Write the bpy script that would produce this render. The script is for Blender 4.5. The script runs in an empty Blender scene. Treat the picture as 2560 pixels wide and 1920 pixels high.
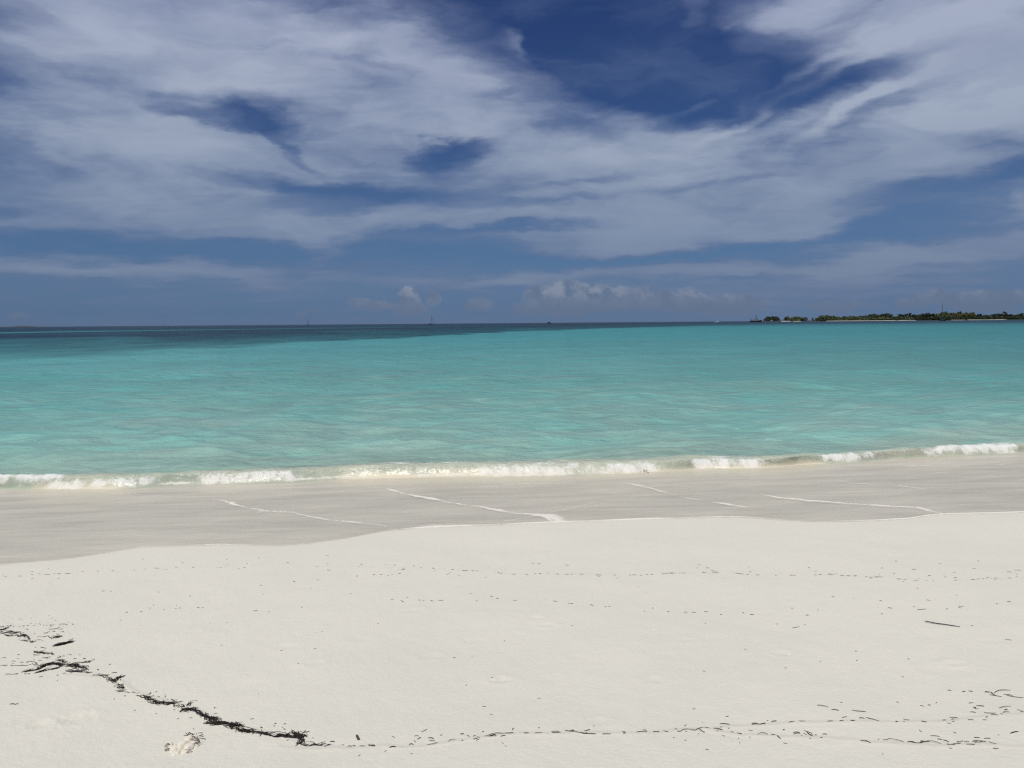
import bpy, bmesh, math, random
import numpy as np
from mathutils import Vector, Matrix

random.seed(7)
rng = np.random.default_rng(11)
sc = bpy.context.scene
COL = sc.collection

# ------------------------------------------------------------------ camera
H = 2.5                       # eye above the sea
F = 1920.0                    # focal length in photo pixels (2560 wide)
SLOPE = 0.0078                # tilt of the horizon
PITCH = math.atan(152.6 / F)
sc.cycles.use_denoising = False
sc.cycles.filter_width = 1.25
sc.cycles.max_bounces = 6
sc.cycles.sample_clamp_direct = 2.2
sc.cycles.sample_clamp_indirect = 1.5
cam = bpy.data.objects.new('camera', bpy.data.cameras.new('camera'))
COL.objects.link(cam)
cam.data.sensor_width = 36.0
cam.data.lens = 36.0 * F / 2560.0
cam.data.clip_start = 0.05
cam.data.clip_end = 80000.0
fw = np.array([0, math.cos(PITCH), -math.sin(PITCH)])
r0 = np.array([1.0, 0, 0]); u0 = np.cross(r0, fw)
rho = -math.atan(SLOPE)
rt = r0 * math.cos(rho) + u0 * math.sin(rho)
up = -r0 * math.sin(rho) + u0 * math.cos(rho)
M = Matrix(((rt[0], up[0], -fw[0], 0), (rt[1], up[1], -fw[1], 0), (rt[2], up[2], -fw[2], H), (0, 0, 0, 1)))
cam.matrix_world = M
sc.camera = cam

def ray(X, Y):
    d = rt * (X - 1280) / F - up * (Y - 960) / F + fw
    return d / np.linalg.norm(d)

def azel(X, Y):
    d = ray(X, Y)
    return math.atan2(d[0], d[1]), math.asin(d[2])

# ------------------------------------------------------------------ light and exposure
SUN_EL, SUN_AZ = math.radians(66), math.radians(-150)     # behind the viewer, to the left
sc.view_settings.view_transform = 'Standard'
sc.view_settings.look = 'None'
sc.view_settings.gamma = 1
sc.view_settings.exposure = -0.6
sun = bpy.data.objects.new('sun', bpy.data.lights.new('sun', 'SUN'))
COL.objects.link(sun)
sun.data.energy = 5.0
sun.data.angle = math.radians(0.53)
sun.data.color = (1.0, 0.965, 0.90)
sd = Vector((math.cos(SUN_EL) * math.sin(SUN_AZ), math.cos(SUN_EL) * math.cos(SUN_AZ), math.sin(SUN_EL)))
sun.rotation_euler = sd.to_track_quat('Z', 'Y').to_euler()

def lin(c):
    return tuple(((v / 255) / 12.92 if v / 255 < 0.04045 else ((v / 255 + 0.055) / 1.055) ** 2.4) for v in c)

class NB:
    """small helper that writes shader nodes"""
    def __init__(s, nt): s.nt = nt
    def new(s, t, **kw):
        n = s.nt.nodes.new(t)
        for k, v in kw.items(): setattr(n, k, v)
        return n
    def put(s, sock, v):
        if v is None: return
        if isinstance(v, bpy.types.NodeSocket): s.nt.links.new(v, sock)
        else: sock.default_value = v
    def m(s, op, a, b=None, c=None, clamp=False):
        n = s.new('ShaderNodeMath', operation=op); n.use_clamp = clamp
        for i, v in enumerate((a, b, c)): s.put(n.inputs[i], v)
        return n.outputs[0]
    def vm(s, op, a, b=None, scale=None):
        n = s.new('ShaderNodeVectorMath', operation=op)
        s.put(n.inputs[0], a)
        if b is not None: s.put(n.inputs[1], b)
        if scale is not None: s.put(n.inputs['Scale'], scale)
        return n.outputs['Value'] if op in ('LENGTH', 'DOT_PRODUCT', 'DISTANCE') else n.outputs[0]
    def ss(s, v, lo, hi, a=0.0, b=1.0):
        n = s.new('ShaderNodeMapRange', interpolation_type='SMOOTHSTEP')
        for i, x in enumerate((v, lo, hi, a, b)): s.put(n.inputs[i], x)
        return n.outputs[0]
    def mr(s, v, lo, hi, a=0.0, b=1.0):
        n = s.new('ShaderNodeMapRange'); n.clamp = True
        for i, x in enumerate((v, lo, hi, a, b)): s.put(n.inputs[i], x)
        return n.outputs[0]
    def noise(s, vec, scale, detail=4.0, rough=0.5, lac=2.0, dist=0.0, color=False):
        n = s.new('ShaderNodeTexNoise', noise_dimensions='3D')
        s.put(n.inputs['Vector'], vec)
        n.inputs['Scale'].default_value = scale; n.inputs['Detail'].default_value = detail
        n.inputs['Roughness'].default_value = rough; n.inputs['Lacunarity'].default_value = lac
        n.inputs['Distortion'].default_value = dist
        return n.outputs['Color'] if color else n.outputs['Fac']
    def mix(s, f, a, b, blend='MIX'):
        n = s.new('ShaderNodeMix', data_type='RGBA', blend_type=blend)
        s.put(n.inputs[0], f); s.put(n.inputs[6], a); s.put(n.inputs[7], b)
        return n.outputs[2]
    def mapping(s, vec, loc=(0, 0, 0), rot=(0, 0, 0), scale=(1, 1, 1), vt='POINT'):
        n = s.new('ShaderNodeMapping', vector_type=vt); s.put(n.inputs[0], vec)
        n.inputs['Location'].default_value = loc; n.inputs['Rotation'].default_value = rot; n.inputs['Scale'].default_value = scale
        return n.outputs[0]
    def ramp(s, f, stops):
        n = s.new('ShaderNodeValToRGB'); s.put(n.inputs[0], f)
        e = n.color_ramp.elements
        while len(e) < len(stops): e.new(0.5)
        for el, (p, c) in zip(e, stops):
            el.position = p; el.color = (c[0], c[1], c[2], 1)
        return n.outputs[0]
    def attr(s, name, out='Fac'):
        n = s.new('ShaderNodeAttribute'); n.attribute_name = name
        return n.outputs[out]

# ------------------------------------------------------------------ sky: Nishita air with a procedural cloud deck
SKY_STRENGTH = 0.05
K = 1.0 / (SKY_STRENGTH * 2 ** -0.6)        # picture-referred radiance to world colour
world = bpy.data.worlds.new('World'); sc.world = world; world.use_nodes = True
wt = world.node_tree
b = NB(wt)
bg = wt.nodes['Background']; bg.inputs[1].default_value = SKY_STRENGTH
sky = b.new('ShaderNodeTexSky', sky_type='NISHITA')
sky.sun_disc = False; sky.sun_elevation = SUN_EL; sky.sun_rotation = SUN_AZ
sky.air_density = 0.6; sky.dust_density = 0.0; sky.ozone_density = 6.0
tc = b.new('ShaderNodeTexCoord').outputs['Generated']
sep = b.new('ShaderNodeSeparateXYZ'); wt.links.new(tc, sep.inputs[0])
dx, dy, dz = sep.outputs
el = b.m('ARCSINE', dz)
az = b.m('ARCTAN2', dx, dy)
elc = b.m('MAXIMUM', el, 0.0)
tint = b.ramp(b.mr(elc, 0, 0.5), [(0.0, (.25, .33, .54)), (0.03, (.27, .36, .56)), (0.11, (.44, .52, .62)), (0.27, (.66, .73, .80)), (0.5, (.52, .64, .84)), (0.78, (.44, .57, .86)), (1.0, (.44, .57, .86))])
air = b.mix(1.0, sky.outputs[0], b.vm('SCALE', tint, scale=2.0), 'MULTIPLY')

# coordinates: a flat cloud deck seen in perspective, plus direction space (azimuth, elevation)
den = b.m('ADD', elc, 0.10)
cq = b.new('ShaderNodeCombineXYZ'); b.put(cq.inputs[0], b.m('DIVIDE', dx, den)); b.put(cq.inputs[1], b.m('DIVIDE', dy, den))
q = cq.outputs[0]
ca = b.new('ShaderNodeCombineXYZ'); b.put(ca.inputs[0], az); b.put(ca.inputs[1], el)
ae = ca.outputs[0]
w1 = b.vm('SUBTRACT', b.noise(q, 0.9, 5, 0.55, color=True), (0.5, 0.5, 0.5))
w2 = b.vm('SUBTRACT', b.noise(b.mapping(ae, scale=(1, 2.2, 1)), 11.0, 6, 0.6, color=True), (0.5, 0.5, 0.5))
aew = b.vm('ADD', ae, b.vm('MULTIPLY', w1, (0.19, 0.055, 0)))
aew = b.vm('ADD', aew, b.vm('MULTIPLY', w2, (0.07, 0.035, 0)))

def blob_sum(vec, blobs):
    """soft ellipses (photo coordinates on a 2212 px wide view -> directions)"""
    acc = None
    for (cx, cy, rx, ry, rot, amp) in blobs:
        a_, e_ = azel(cx * 1.1573, cy * 1.1573)
        k = 1.1573 / F
        src = vec
        if acc is not None:          # evaluate the ellipses one after another (keeps the shader's stack small)
            n_ = b.new('ShaderNodeVectorMath', operation='MULTIPLY_ADD')
            b.put(n_.inputs[0], acc); n_.inputs[1].default_value = (1e-7, 1e-7, 1e-7); b.put(n_.inputs[2], vec); src = n_.outputs[0]
        v = b.mapping(src, loc=(a_, e_, 0), rot=(0, 0, math.radians(rot)), scale=(rx * k, ry * k, 1), vt='TEXTURE')
        l = b.vm('LENGTH', v)
        s_ = b.ss(l, 0.0, 1.0, amp, 0.0)
        acc = s_ if acc is None else b.m('ADD', acc, s_)
    return acc

# rot > 0 turns the ellipse's right end up in the sky
COVER = [
    # big bright sheet, upper left
    (520, 150, 900, 270, -8, .75), (150, 40, 420, 170, -10, .25), (950, 170, 320, 150, -25, .30),
    # left middle bank with its sharp right shoulder
    (220, 330, 560, 150, -6, .55), (480, 330, 260, 90, -14, .28), (150, 470, 640, 70, -2, .42), (700, 480, 420, 60, 3, .40),
    # large central and right sheet
    (1450, 330, 780, 190, -2, .55), (1300, 350, 330, 90, 6, .25), (1500, 450, 560, 110, 0, .42), (1780, 420, 260, 90, 14, .22), (1750, 475, 130, 42, 4, .30),
    (1200, 500, 460, 60, 2, .48), (980, 462, 520, 50, 3, .38),
    # upper right sheet
    (1900, 60, 520, 150, -10, .62), (2180, 130, 380, 240, -20, .45), (2100, 290, 330, 90, 8, .32), (1900, 190, 300, 40, 18, .30), (1760, 235, 260, 34, 16, .26), (2130, 215, 260, 60, 12, .22),
    # low veils
    (300, 585, 820, 46, 1, .66), (1000, 608, 620, 30, 2, .52), (1650, 588, 860, 56, 2, .66), (2080, 540, 400, 64, 6, .62), (680, 540, 80, 36, -8, .75), (1750, 640, 800, 40, 1, .45), (350, 655, 600, 26, 0, .22), (1500, 518, 760, 44, 3, .60), (300, 420, 420, 70, 0, .3),
    (2180, 430, 220, 46, 6, .48), (2080, 500, 280, 26, 4, .40), (1650, 40, 300, 60, 24, .35), (1440, 60, 120, 26, 42, .42), (1850, 135, 220, 22, 24, .50), (1700, 180, 260, 20, 20, .46), (1880, 215, 220, 22, 24, .50), (1640, 235, 200, 16, 22, .42), (1500, 215, 160, 14, 14, .3), (1400, 160, 200, 16, 30, .25), (2000, 330, 340, 120, 4, .3), (1130, 95, 70, 36, -40, .5),
]
HOLES = [
    (1290, 40, 270, 190, -30, .85), (1500, 150, 400, 130, -10, .75), (1780, 190, 300, 70, 8, .34), (1130, 10, 160, 90, -20, .40), (1450, 235, 260, 40, -14, .30),
    (555, 262, 115, 29, -10, .80), (630, 318, 80, 22, -38, .34), (430, 240, 90, 18, -12, .40), (955, 326, 145, 26, 8, .66), (690, 396, 400, 28, -2, .50),
    (480, 532, 800, 34, 0, .62), (1080, 497, 340, 16, 2, .52), (1400, 556, 560, 24, 1, .55), (2130, 395, 180, 40, 8, .42), (1960, 470, 240, 28, 10, .42), (1800, 515, 300, 16, 4, .3), (2000, 575, 260, 16, 3, .3), (1550, 608, 420, 10, 2, .28), (1200, 440, 360, 16, 4, .25), (420, 205, 460, 26, -6, .22), (1500, 395, 380, 16, 4, .22), (1300, 385, 260, 14, 8, .22),
    (0, 450, 90, 24, 0, .30), (2100, 285, 120, 36, -20, .28), (1000, 560, 500, 30, 1, .25),
]
cover = b.m('SUBTRACT', blob_sum(aew, COVER), blob_sum(aew, HOLES))
n_deck = b.noise(b.mapping(q, rot=(0, 0, 0.35), scale=(0.75, 1.5, 1)), 1.3, 8, 0.60, dist=0.5)
n_wisp = b.noise(b.mapping(aew, rot=(0, 0, -0.12), scale=(1.0, 3.4, 1)), 8.0, 7, 0.54, dist=0.3)
cov = b.m('ADD', cover, b.m('MULTIPLY', b.m('SUBTRACT', n_deck, 0.5), 0.75))
cov = b.m('ADD', cov, b.m('MULTIPLY', b.m('SUBTRACT', n_wisp, 0.5), 0.95))
cov = b.m('ADD', cov, b.mr(elc, 0.06, 0.25, 0.16, 0.08))
dens = b.ss(cov, -0.20, 0.80)
veil = b.noise(b.mapping(aew, rot=(0, 0, -0.45), scale=(1.0, 3.0, 1)), 6.0, 7, 0.55, dist=0.5)
dens = b.m('MAXIMUM', dens, b.m('MULTIPLY', b.ss(veil, 0.42, 0.75), 0.30))
dens = b.m('MAXIMUM', dens, b.m('MULTIPLY', b.ss(elc, 0.10, 0.0), b.mr(az, -0.35, 0.45, 0.20, 0.55)))
# thickness and self shade of the sheet
n_lit = b.noise(b.mapping(aew, rot=(0, 0, -0.1), scale=(1.0, 4.0, 1)), 5.0, 6, 0.50, dist=0.2)
lit = b.m('ADD', b.ss(cov, 0.15, 1.15), b.m('MULTIPLY', b.m('SUBTRACT', n_lit, 0.5), 1.4), clamp=True)
hi_c = b.ramp(b.mr(elc, 0, 0.42), [(0.0, (.145, .195, .300)), (0.25, (.215, .280, .40)), (0.55, (.365, .425, .535)), (1.0, (.415, .455, .60))])
lo_c = b.ramp(b.mr(elc, 0, 0.42), [(0.0, (.108, .162, .280)), (0.25, (.128, .188, .320)), (0.55, (.150, .208, .35)), (1.0, (.145, .19, .345))])
cl = b.vm('SCALE', b.mix(lit, lo_c, hi_c), scale=K)
skyc = b.mix(b.m('MULTIPLY', dens, 0.94), air, cl)
# far cumulus just above the horizon: billows with lit crowns and grey-blue bases
CUMULUS = [
    (885, 640, 34, 34, 0, .9), (890, 668, 60, 22, 0, .75), (936, 645, 20, 26, 0, .75), (775, 655, 36, 22, 0, .62), (830, 664, 60, 16, 0, .5),
    (1180, 640, 80, 46, 0, .85), (1260, 636, 100, 42, 0, .85), (1350, 642, 110, 40, 0, .80), (1450, 650, 110, 38, 0, .75), (1580, 655, 140, 34, 0, .55), (1210, 668, 220, 26, 0, .5), (1030, 660, 60, 22, 0, .5),
    (1560, 664, 120, 26, 0, .5), (660, 672, 60, 12, 0, .35), (40, 680, 24, 12, 0, .5), (1960, 652, 60, 22, 0, .55), (2030, 645, 60, 26, 0, .6), (2110, 650, 80, 26, 0, .62), (2140, 664, 44, 14, 0, .6), (2190, 640, 70, 30, 0, .5), (1800, 664, 130, 24, 0, .42),
]
bil = b.vm('SUBTRACT', b.noise(ae, 42.0, 6, 0.62, color=True), (0.5, 0.5, 0.5))
aeb = b.vm('ADD', ae, b.vm('MULTIPLY', bil, (0.034, 0.026, 0)))
cu = b.m('ADD', blob_sum(aeb, CUMULUS), b.m('MULTIPLY', b.m('SUBTRACT', b.noise(ae, 60.0, 6, 0.6), 0.5), 0.7))
cu_d = b.ss(cu, 0.10, 0.42)
cu_l = b.m('MULTIPLY', b.ss(b.noise(aeb, 38.0, 5, 0.6), 0.36, 0.66), b.ss(elc, 0.012, 0.052), clamp=True)
cu_c = b.vm('SCALE', b.mix(cu_l, (.125, .172, .268, 1), (.262, .305, .390, 1)), scale=K)
skyc = b.mix(b.m('MULTIPLY', cu_d, 0.85), skyc, cu_c)
wt.links.new(skyc, bg.inputs[0])
world.cycles.sampling_method = 'MANUAL'
world.cycles.sample_map_resolution = 256

# ------------------------------------------------------------------ numpy noise and mesh helpers
TAB = rng.random((512, 512))
def vnoise(x, y):
    ix = np.floor(x).astype(int); iy = np.floor(y).astype(int)
    fx = x - ix; fy = y - iy
    fx = fx * fx * fx * (fx * (fx * 6 - 15) + 10); fy = fy * fy * fy * (fy * (fy * 6 - 15) + 10)
    a = TAB[ix & 511, iy & 511]; b_ = TAB[(ix + 1) & 511, iy & 511]
    c = TAB[ix & 511, (iy + 1) & 511]; d = TAB[(ix + 1) & 511, (iy + 1) & 511]
    return (a * (1 - fx) + b_ * fx) * (1 - fy) + (c * (1 - fx) + d * fx) * fy
def fbm(x, y, oct=4, g=0.5):
    s = 0; a = 1; t = 0
    for i in range(oct):
        s = s + a * vnoise(x * 2 ** i + 37.1 * i, y * 2 ** i + 11.7 * i); t += a; a *= g
    return s / t
def sstep(v, lo, hi):
    t = np.clip((v - lo) / (hi - lo), 0, 1); return t * t * (3 - 2 * t)

def grid_mesh(name, P, attrs=None, mat=None, wrap=False):
    """P: rows x cols x 3"""
    R, C = P.shape[:2]
    me = bpy.data.meshes.new(name)
    me.vertices.add(R * C); me.vertices.foreach_set('co', P.reshape(-1).astype(np.float32))
    i = np.arange(R - 1)[:, None] * C; j = np.arange(C if wrap else C - 1)[None, :]
    j2 = (j + 1) % C
    q_ = np.stack([i + j, i + j2, i + C + j2, i + C + j], -1).reshape(-1, 4)
    n = len(q_)
    me.loops.add(n * 4); me.loops.foreach_set('vertex_index', q_.reshape(-1).astype(np.int32))
    me.polygons.add(n); me.polygons.foreach_set('loop_start', (np.arange(n) * 4).astype(np.int32))
    me.update(calc_edges=True)
    me.polygons.foreach_set('use_smooth', np.ones(n, dtype=bool))
    for k, v in (attrs or {}).items():
        if v.ndim == 3:
            a = me.attributes.new(k, 'FLOAT_COLOR', 'POINT')
            vv = np.concatenate([v, np.ones(v.shape[:2] + (1,))], -1)
            a.data.foreach_set('color', vv.reshape(-1).astype(np.float32))
        else:
            a = me.attributes.new(k, 'FLOAT', 'POINT'); a.data.foreach_set('value', v.reshape(-1).astype(np.float32))
    if mat: me.materials.append(mat)
    o = bpy.data.objects.new(name, me); COL.objects.link(o)
    return o

def tag(o, label=None, cat=None, group=None, kind=None):
    if label: o['label'] = label
    if cat: o['category'] = cat
    if group: o['group'] = group
    if kind: o['kind'] = kind
    return o
def empty(name, loc, rz=0.0):
    o = bpy.data.objects.new(name, None); COL.objects.link(o)
    o.location = loc; o.rotation_euler = (0, 0, rz); o.empty_display_size = 0.1
    return o

class MB:
    """collects shapes and links them as ONE mesh object"""
    def __init__(s): s.v = []; s.f = []
    def add(s, vs, fs):
        k = len(s.v); s.v += [tuple(v) for v in vs]; s.f += [tuple(i + k for i in f) for f in fs]
    def box(s, c, d, rz=0.0):
        ca_, sa_ = math.cos(rz), math.sin(rz); vs = []
        for z in (-1, 1):
            for x, y in ((-1, -1), (1, -1), (1, 1), (-1, 1)):
                px, py = x * d[0] / 2, y * d[1] / 2
                vs.append((c[0] + px * ca_ - py * sa_, c[1] + px * sa_ + py * ca_, c[2] + z * d[2] / 2))
        s.add(vs, [(3, 2, 1, 0), (4, 5, 6, 7), (0, 1, 5, 4), (1, 2, 6, 5), (2, 3, 7, 6), (3, 0, 4, 7)])
    def tube(s, pts, rad, n=6, cap=True):
        pts = [Vector(p) for p in pts]
        rads = rad if isinstance(rad, (list, tuple)) else [rad] * len(pts)
        k = len(s.v)
        for i, p in enumerate(pts):
            t = (pts[min(i + 1, len(pts) - 1)] - pts[max(i - 1, 0)]).normalized()
            a = t.cross(Vector((0.13, 0.29, 1) if abs(t.z) < .9 else (1, 0, 0))).normalized(); c = t.cross(a)
            for j in range(n):
                w = 2 * math.pi * j / n
                s.v.append(tuple(p + (a * math.cos(w) + c * math.sin(w)) * rads[i]))
        for i in range(len(pts) - 1):
            for j in range(n):
                s.f.append((k + i * n + j, k + i * n + (j + 1) % n, k + (i + 1) * n + (j + 1) % n, k + (i + 1) * n + j))
        if cap:
            s.f.append(tuple(k + j for j in reversed(range(n)))); s.f.append(tuple(k + (len(pts) - 1) * n + j for j in range(n)))
    def loft(s, rings, cap=True):
        k = len(s.v); n = len(rings[0])
        for r_ in rings: s.v += [tuple(p) for p in r_]
        for i in range(len(rings) - 1):
            for j in range(n):
                s.f.append((k + i * n + j, k + i * n + (j + 1) % n, k + (i + 1) * n + (j + 1) % n, k + (i + 1) * n + j))
        if cap:
            s.f.append(tuple(k + j for j in reversed(range(n)))); s.f.append(tuple(k + (len(rings) - 1) * n + j for j in range(n)))
    def mesh(s, name, mat, smooth=False):
        me = bpy.data.meshes.new(name); me.from_pydata(s.v, [], s.f); me.update()
        if smooth: me.polygons.foreach_set('use_smooth', np.ones(len(me.polygons), dtype=bool))
        me.materials.append(mat); return me
    def build(s, name, mat, parent=None, smooth=False):
        o = bpy.data.objects.new(name, s.mesh(name, mat, smooth)); COL.objects.link(o)
        if parent: o.parent = parent
        return o

def simple_mat(name, col, rough=0.6, var=0.0, scale=5.0, spec=0.5, obj_var=0.0):
    m = bpy.data.materials.new(name); m.use_nodes = True
    n = NB(m.node_tree); p = m.node_tree.nodes['Principled BSDF']
    c = (*col, 1)
    if var or obj_var:
        co = n.new('ShaderNodeTexCoord').outputs['Object']
        f = n.noise(co, scale, 5, 0.6)
        k = n.m('ADD', n.m('MULTIPLY', n.m('SUBTRACT', f, 0.5), 2 * var), 1.0)
        if obj_var:
            oi = n.new('ShaderNodeObjectInfo').outputs['Random']
            k = n.m('MULTIPLY', k, n.mr(oi, 0, 1, 1 - obj_var, 1 + obj_var))
        rgb = n.new('ShaderNodeRGB'); rgb.outputs[0].default_value = c
        m.node_tree.links.new(n.vm('SCALE', rgb.outputs[0], scale=k), p.inputs['Base Color'])
    else:
        p.inputs['Base Color'].default_value = c
    p.inputs['Roughness'].default_value = rough
    p.inputs['Specular IOR Level'].default_value = spec
    return m

# ------------------------------------------------------------------ the lie of the beach
NRM = np.array([-0.165, 1.0]); NRM /= np.linalg.norm(NRM)
TNG = np.array([NRM[1], -NRM[0]])
_ps = np.array([-4000, -60, -12, 0, 5, 9, 12, 16, 24, 60, 300, 30000.])
_pz = np.array([6, 2.6, 1.55, 0.90, 0.465, 0.125, 0.0, -0.36, -1.1, -2.6, -6, -30.])
def prof(s):
    z = 0
    for d in (-1.4, -0.7, 0, 0.7, 1.4): z = z + np.interp(s + d, _ps, _pz)
    return z / 5
def sand_base(x, y):
    return prof(x * NRM[0] + y * NRM[1])
def hit(X, Y, zoff=0.0):
    """where the line of sight meets the sand"""
    d = ray(X, Y); lo, hi = 0.5, 400.0
    for _ in range(50):
        t = (lo + hi) / 2; p = d * t
        if H + p[2] > sand_base(p[0], p[1]) + zoff: lo = t
        else: hi = t
    p = d * lo
    return np.array([p[0], p[1]])
def hitz(X, Y, z):
    d = ray(X, Y); t = (H - z) / max(-d[2], 1e-6)
    return np.array([d[0] * t, d[1] * t])

EDGE_PX = [(-60, 1418), (0, 1412), (155, 1399), (253, 1385), (350, 1368), (428, 1366), (544, 1363), (700, 1366), (780, 1359), (860, 1348), (971, 1327), (1085, 1319), (1248, 1313), (1390, 1307), (1492, 1304), (1600, 1299), (1700, 1297), (1780, 1293), (1863, 1294), (1945, 1300), (2026, 1305), (2108, 1304), (2190, 1302), (2270, 1298), (2320, 1290), (2372, 1286), (2474, 1284), (2560, 1281), (2640, 1279)]
FOOT_PX = [(-60, 1206), (0, 1208), (155, 1217), (330, 1221), (428, 1203), (505, 1208), (719, 1206), (800, 1196), (1000, 1193), (1288, 1191), (1471, 1193), (1654, 1183), (1741, 1171), (1904, 1174), (2026, 1159), (2128, 1162), (2189, 1152), (2307, 1142), (2430, 1138), (2560, 1131), (2640, 1128)]
BACK_PX = [(-60, 1179), (0, 1177), (200, 1174), (389, 1170), (622, 1163), (860, 1151), (1288, 1144), (1700, 1145), (1945, 1140), (2026, 1136), (2270, 1114), (2433, 1102), (2560, 1104), (2640, 1102)]
def polar_curve(px, fn):
    P = np.array([fn(*p) for p in px])
    a = P[0] - TNG * np.array([3, 8, 20, 60, 200, 1000.])[::-1, None]; c = P[-1] + TNG * np.array([3, 8, 20, 60, 200, 1000.])[:, None]
    P = np.concatenate([a, P, c])
    th = np.arctan2(P[:, 0], P[:, 1]); r = np.hypot(P[:, 0], P[:, 1])
    o = np.argsort(th)
    return th[o], r[o]
e_th, e_r = polar_curve(EDGE_PX, hit)
f_th, f_r = polar_curve(FOOT_PX, lambda X, Y: hitz(X, Y, -0.03))
k_th, k_r = polar_curve(BACK_PX, lambda X, Y: hitz(X, Y, 0.10))
def r_edge(t): return np.interp(t, e_th, e_r)
def r_foot(t): return np.interp(t, f_th, f_r)
def r_back(t): return np.interp(t, k_th, k_r)

# ------------------------------------------------------------------ sand
def dist_poly(x, y, P):
    """distance to a polyline and the fraction along it"""
    best = np.full(x.shape, 1e9); along = np.zeros(x.shape)
    L = np.concatenate([[0], np.cumsum(np.hypot(*np.diff(P, axis=0).T))])
    for i in range(len(P) - 1):
        a = P[i]; d = P[i + 1] - a; l2 = max((d ** 2).sum(), 1e-12)
        t = np.clip(((x - a[0]) * d[0] + (y - a[1]) * d[1]) / l2, 0, 1)
        dd = np.hypot(x - a[0] - t * d[0], y - a[1] - t * d[1])
        m_ = dd < best
        best = np.where(m_, dd, best); along = np.where(m_, (L[i] + t * math.sqrt(l2)) / L[-1], along)
    return best, along

th_d = np.radians(np.linspace(-42, 42, 1060))
th_c = np.radians(np.linspace(42, 318, 48)[1:-1])
TH = np.concatenate([th_d, th_c])
rr = np.concatenate([np.linspace(0.02, 2.1, 16)[:-1], 1 / np.linspace(1 / 2.1, 1 / 16.0, 400), np.geomspace(16, 25000, 44)[1:]])
R_, T_ = np.meshgrid(rr, TH, indexing='ij')
SX = R_ * np.sin(T_); SY = R_ * np.cos(T_)
SZ = sand_base(SX, SY)
near = sstep(-R_, -17, -12)
und = (fbm(SX * 0.9, SY * 0.9, 3) - 0.5) * 0.030 + (fbm(SX * 4 + 9, SY * 4, 3) - 0.5) * 0.007 + (fbm(SX * 22 + 3, SY * 22, 2) - 0.5) * 0.0022
# broad pits left by feet long ago, between the drift lines and the foreground
dry = sstep(r_edge(T_) - R_, 0.25, 1.2)
SZ = SZ + und * near * (0.25 + 0.75 * dry)
DIMPLES = [(1030, 1528, .07, .010), (1337, 1546, .05, .010), (1366, 1562, .05, .012), (2388, 1654, .05, .012), (2233, 1579, .06, .006), (1910, 1532, .07, .007), (1956, 1634, .05, .008), (2364, 1671, .10, .006), (714, 1617, .06, .008), (1256, 1698, .05, .012), (781, 1661, .05, .008), (191, 1794, .07, .012), (102, 1809, .05, .010), (1075, 1640, .06, .007), (1180, 1600, .06, .006), (1440, 1640, .05, .006), (1720, 1600, .05, .006), (2060, 1840, .07, .006), (1500, 1800, .05, .005), (1640, 1700, .05, .006), (900, 1600, .06, .006), (560, 1570, .08, .006), (1290, 1584, .05, .007), (1840, 1840, .05, .005), (2480, 1600, .06, .006)]
for (X, Y, rad, dep) in DIMPLES:
    c = hit(X, Y)
    d = np.hypot((SX - c[0]) / 1.4, SY - c[1]) / rad
    d = d + 0.5 * (vnoise(SX * 40, SY * 40) - 0.5)
    SZ = SZ + 0.42 * dep * (-np.exp(-d * d * 2.2) + 0.75 * np.exp(-((d - 1.15) / 0.35) ** 2))
# swash marks: a tiny step where each wave stopped
MARKS = [[(700, 1863), (800, 1866), (1000, 1867), (1100, 1856), (1200, 1840), (1300, 1830), (1500, 1831), (1660, 1828), (1760, 1823)],
         [(1760, 1823), (1830, 1814), (1950, 1809), (2100, 1808), (2250, 1805), (2350, 1798), (2450, 1787), (2560, 1779), (2660, 1772)],
         [(1760, 1823), (1850, 1834), (1960, 1842), (2070, 1848), (2180, 1856), (2300, 1858), (2400, 1861), (2560, 1861), (2660, 1858)],
         [(160, 1689), (280, 1695), (370, 1740), (470, 1772), (520, 1790), (600, 1815), (700, 1835), (760, 1858)],
         [(0, 1444), (180, 1434), (420, 1423), (700, 1410), (1000, 1421), (1150, 1424), (1300, 1434), (1600, 1437), (1840, 1432), (2000, 1436), (2200, 1444), (2400, 1449), (2560, 1447)],
         [(0, 1555), (60, 1580), (90, 1605), (160, 1600)]]
stain = np.zeros(SX.shape)
for i, mk in enumerate(MARKS):
    P = np.array([hit(*p) for p in mk])
    x0, x1 = P[:, 0].min() - .5, P[:, 0].max() + .5; y0, y1 = P[:, 1].min() - .5, P[:, 1].max() + .5
    sel = (SX > x0) & (SX < x1) & (SY > y0) & (SY < y1)
    xs = SX[sel]; ys = SY[sel]
    wob = (fbm(xs * 5, ys * 5, 3) - 0.5) * 0.05
    d, al = dist_poly(xs, ys + wob, P)
    amp = 0.004 if i < 4 else 0.002
    SZ[sel] += amp * np.exp(-(d / 0.012) ** 2) * (0.4 + 1.2 * vnoise(xs * 6, ys * 6))
    stain[sel] = np.maximum(stain[sel], np.exp(-(d / 0.010) ** 2) * (0.7 if i < 4 else .3))
wetf = sstep(R_ - (r_edge(T_) + (fbm(SX * 3, SY * 3, 3) - .5) * 0.05), -0.045, 0.05)
damp = 0.13 * sstep(R_ - r_edge(T_) + (fbm(SX * 1.6, SY * 1.6, 4) - .5) * 0.9, -0.75, 0.0)
wet = np.maximum(wetf, damp)
SZ_edge = SZ.copy()

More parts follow.
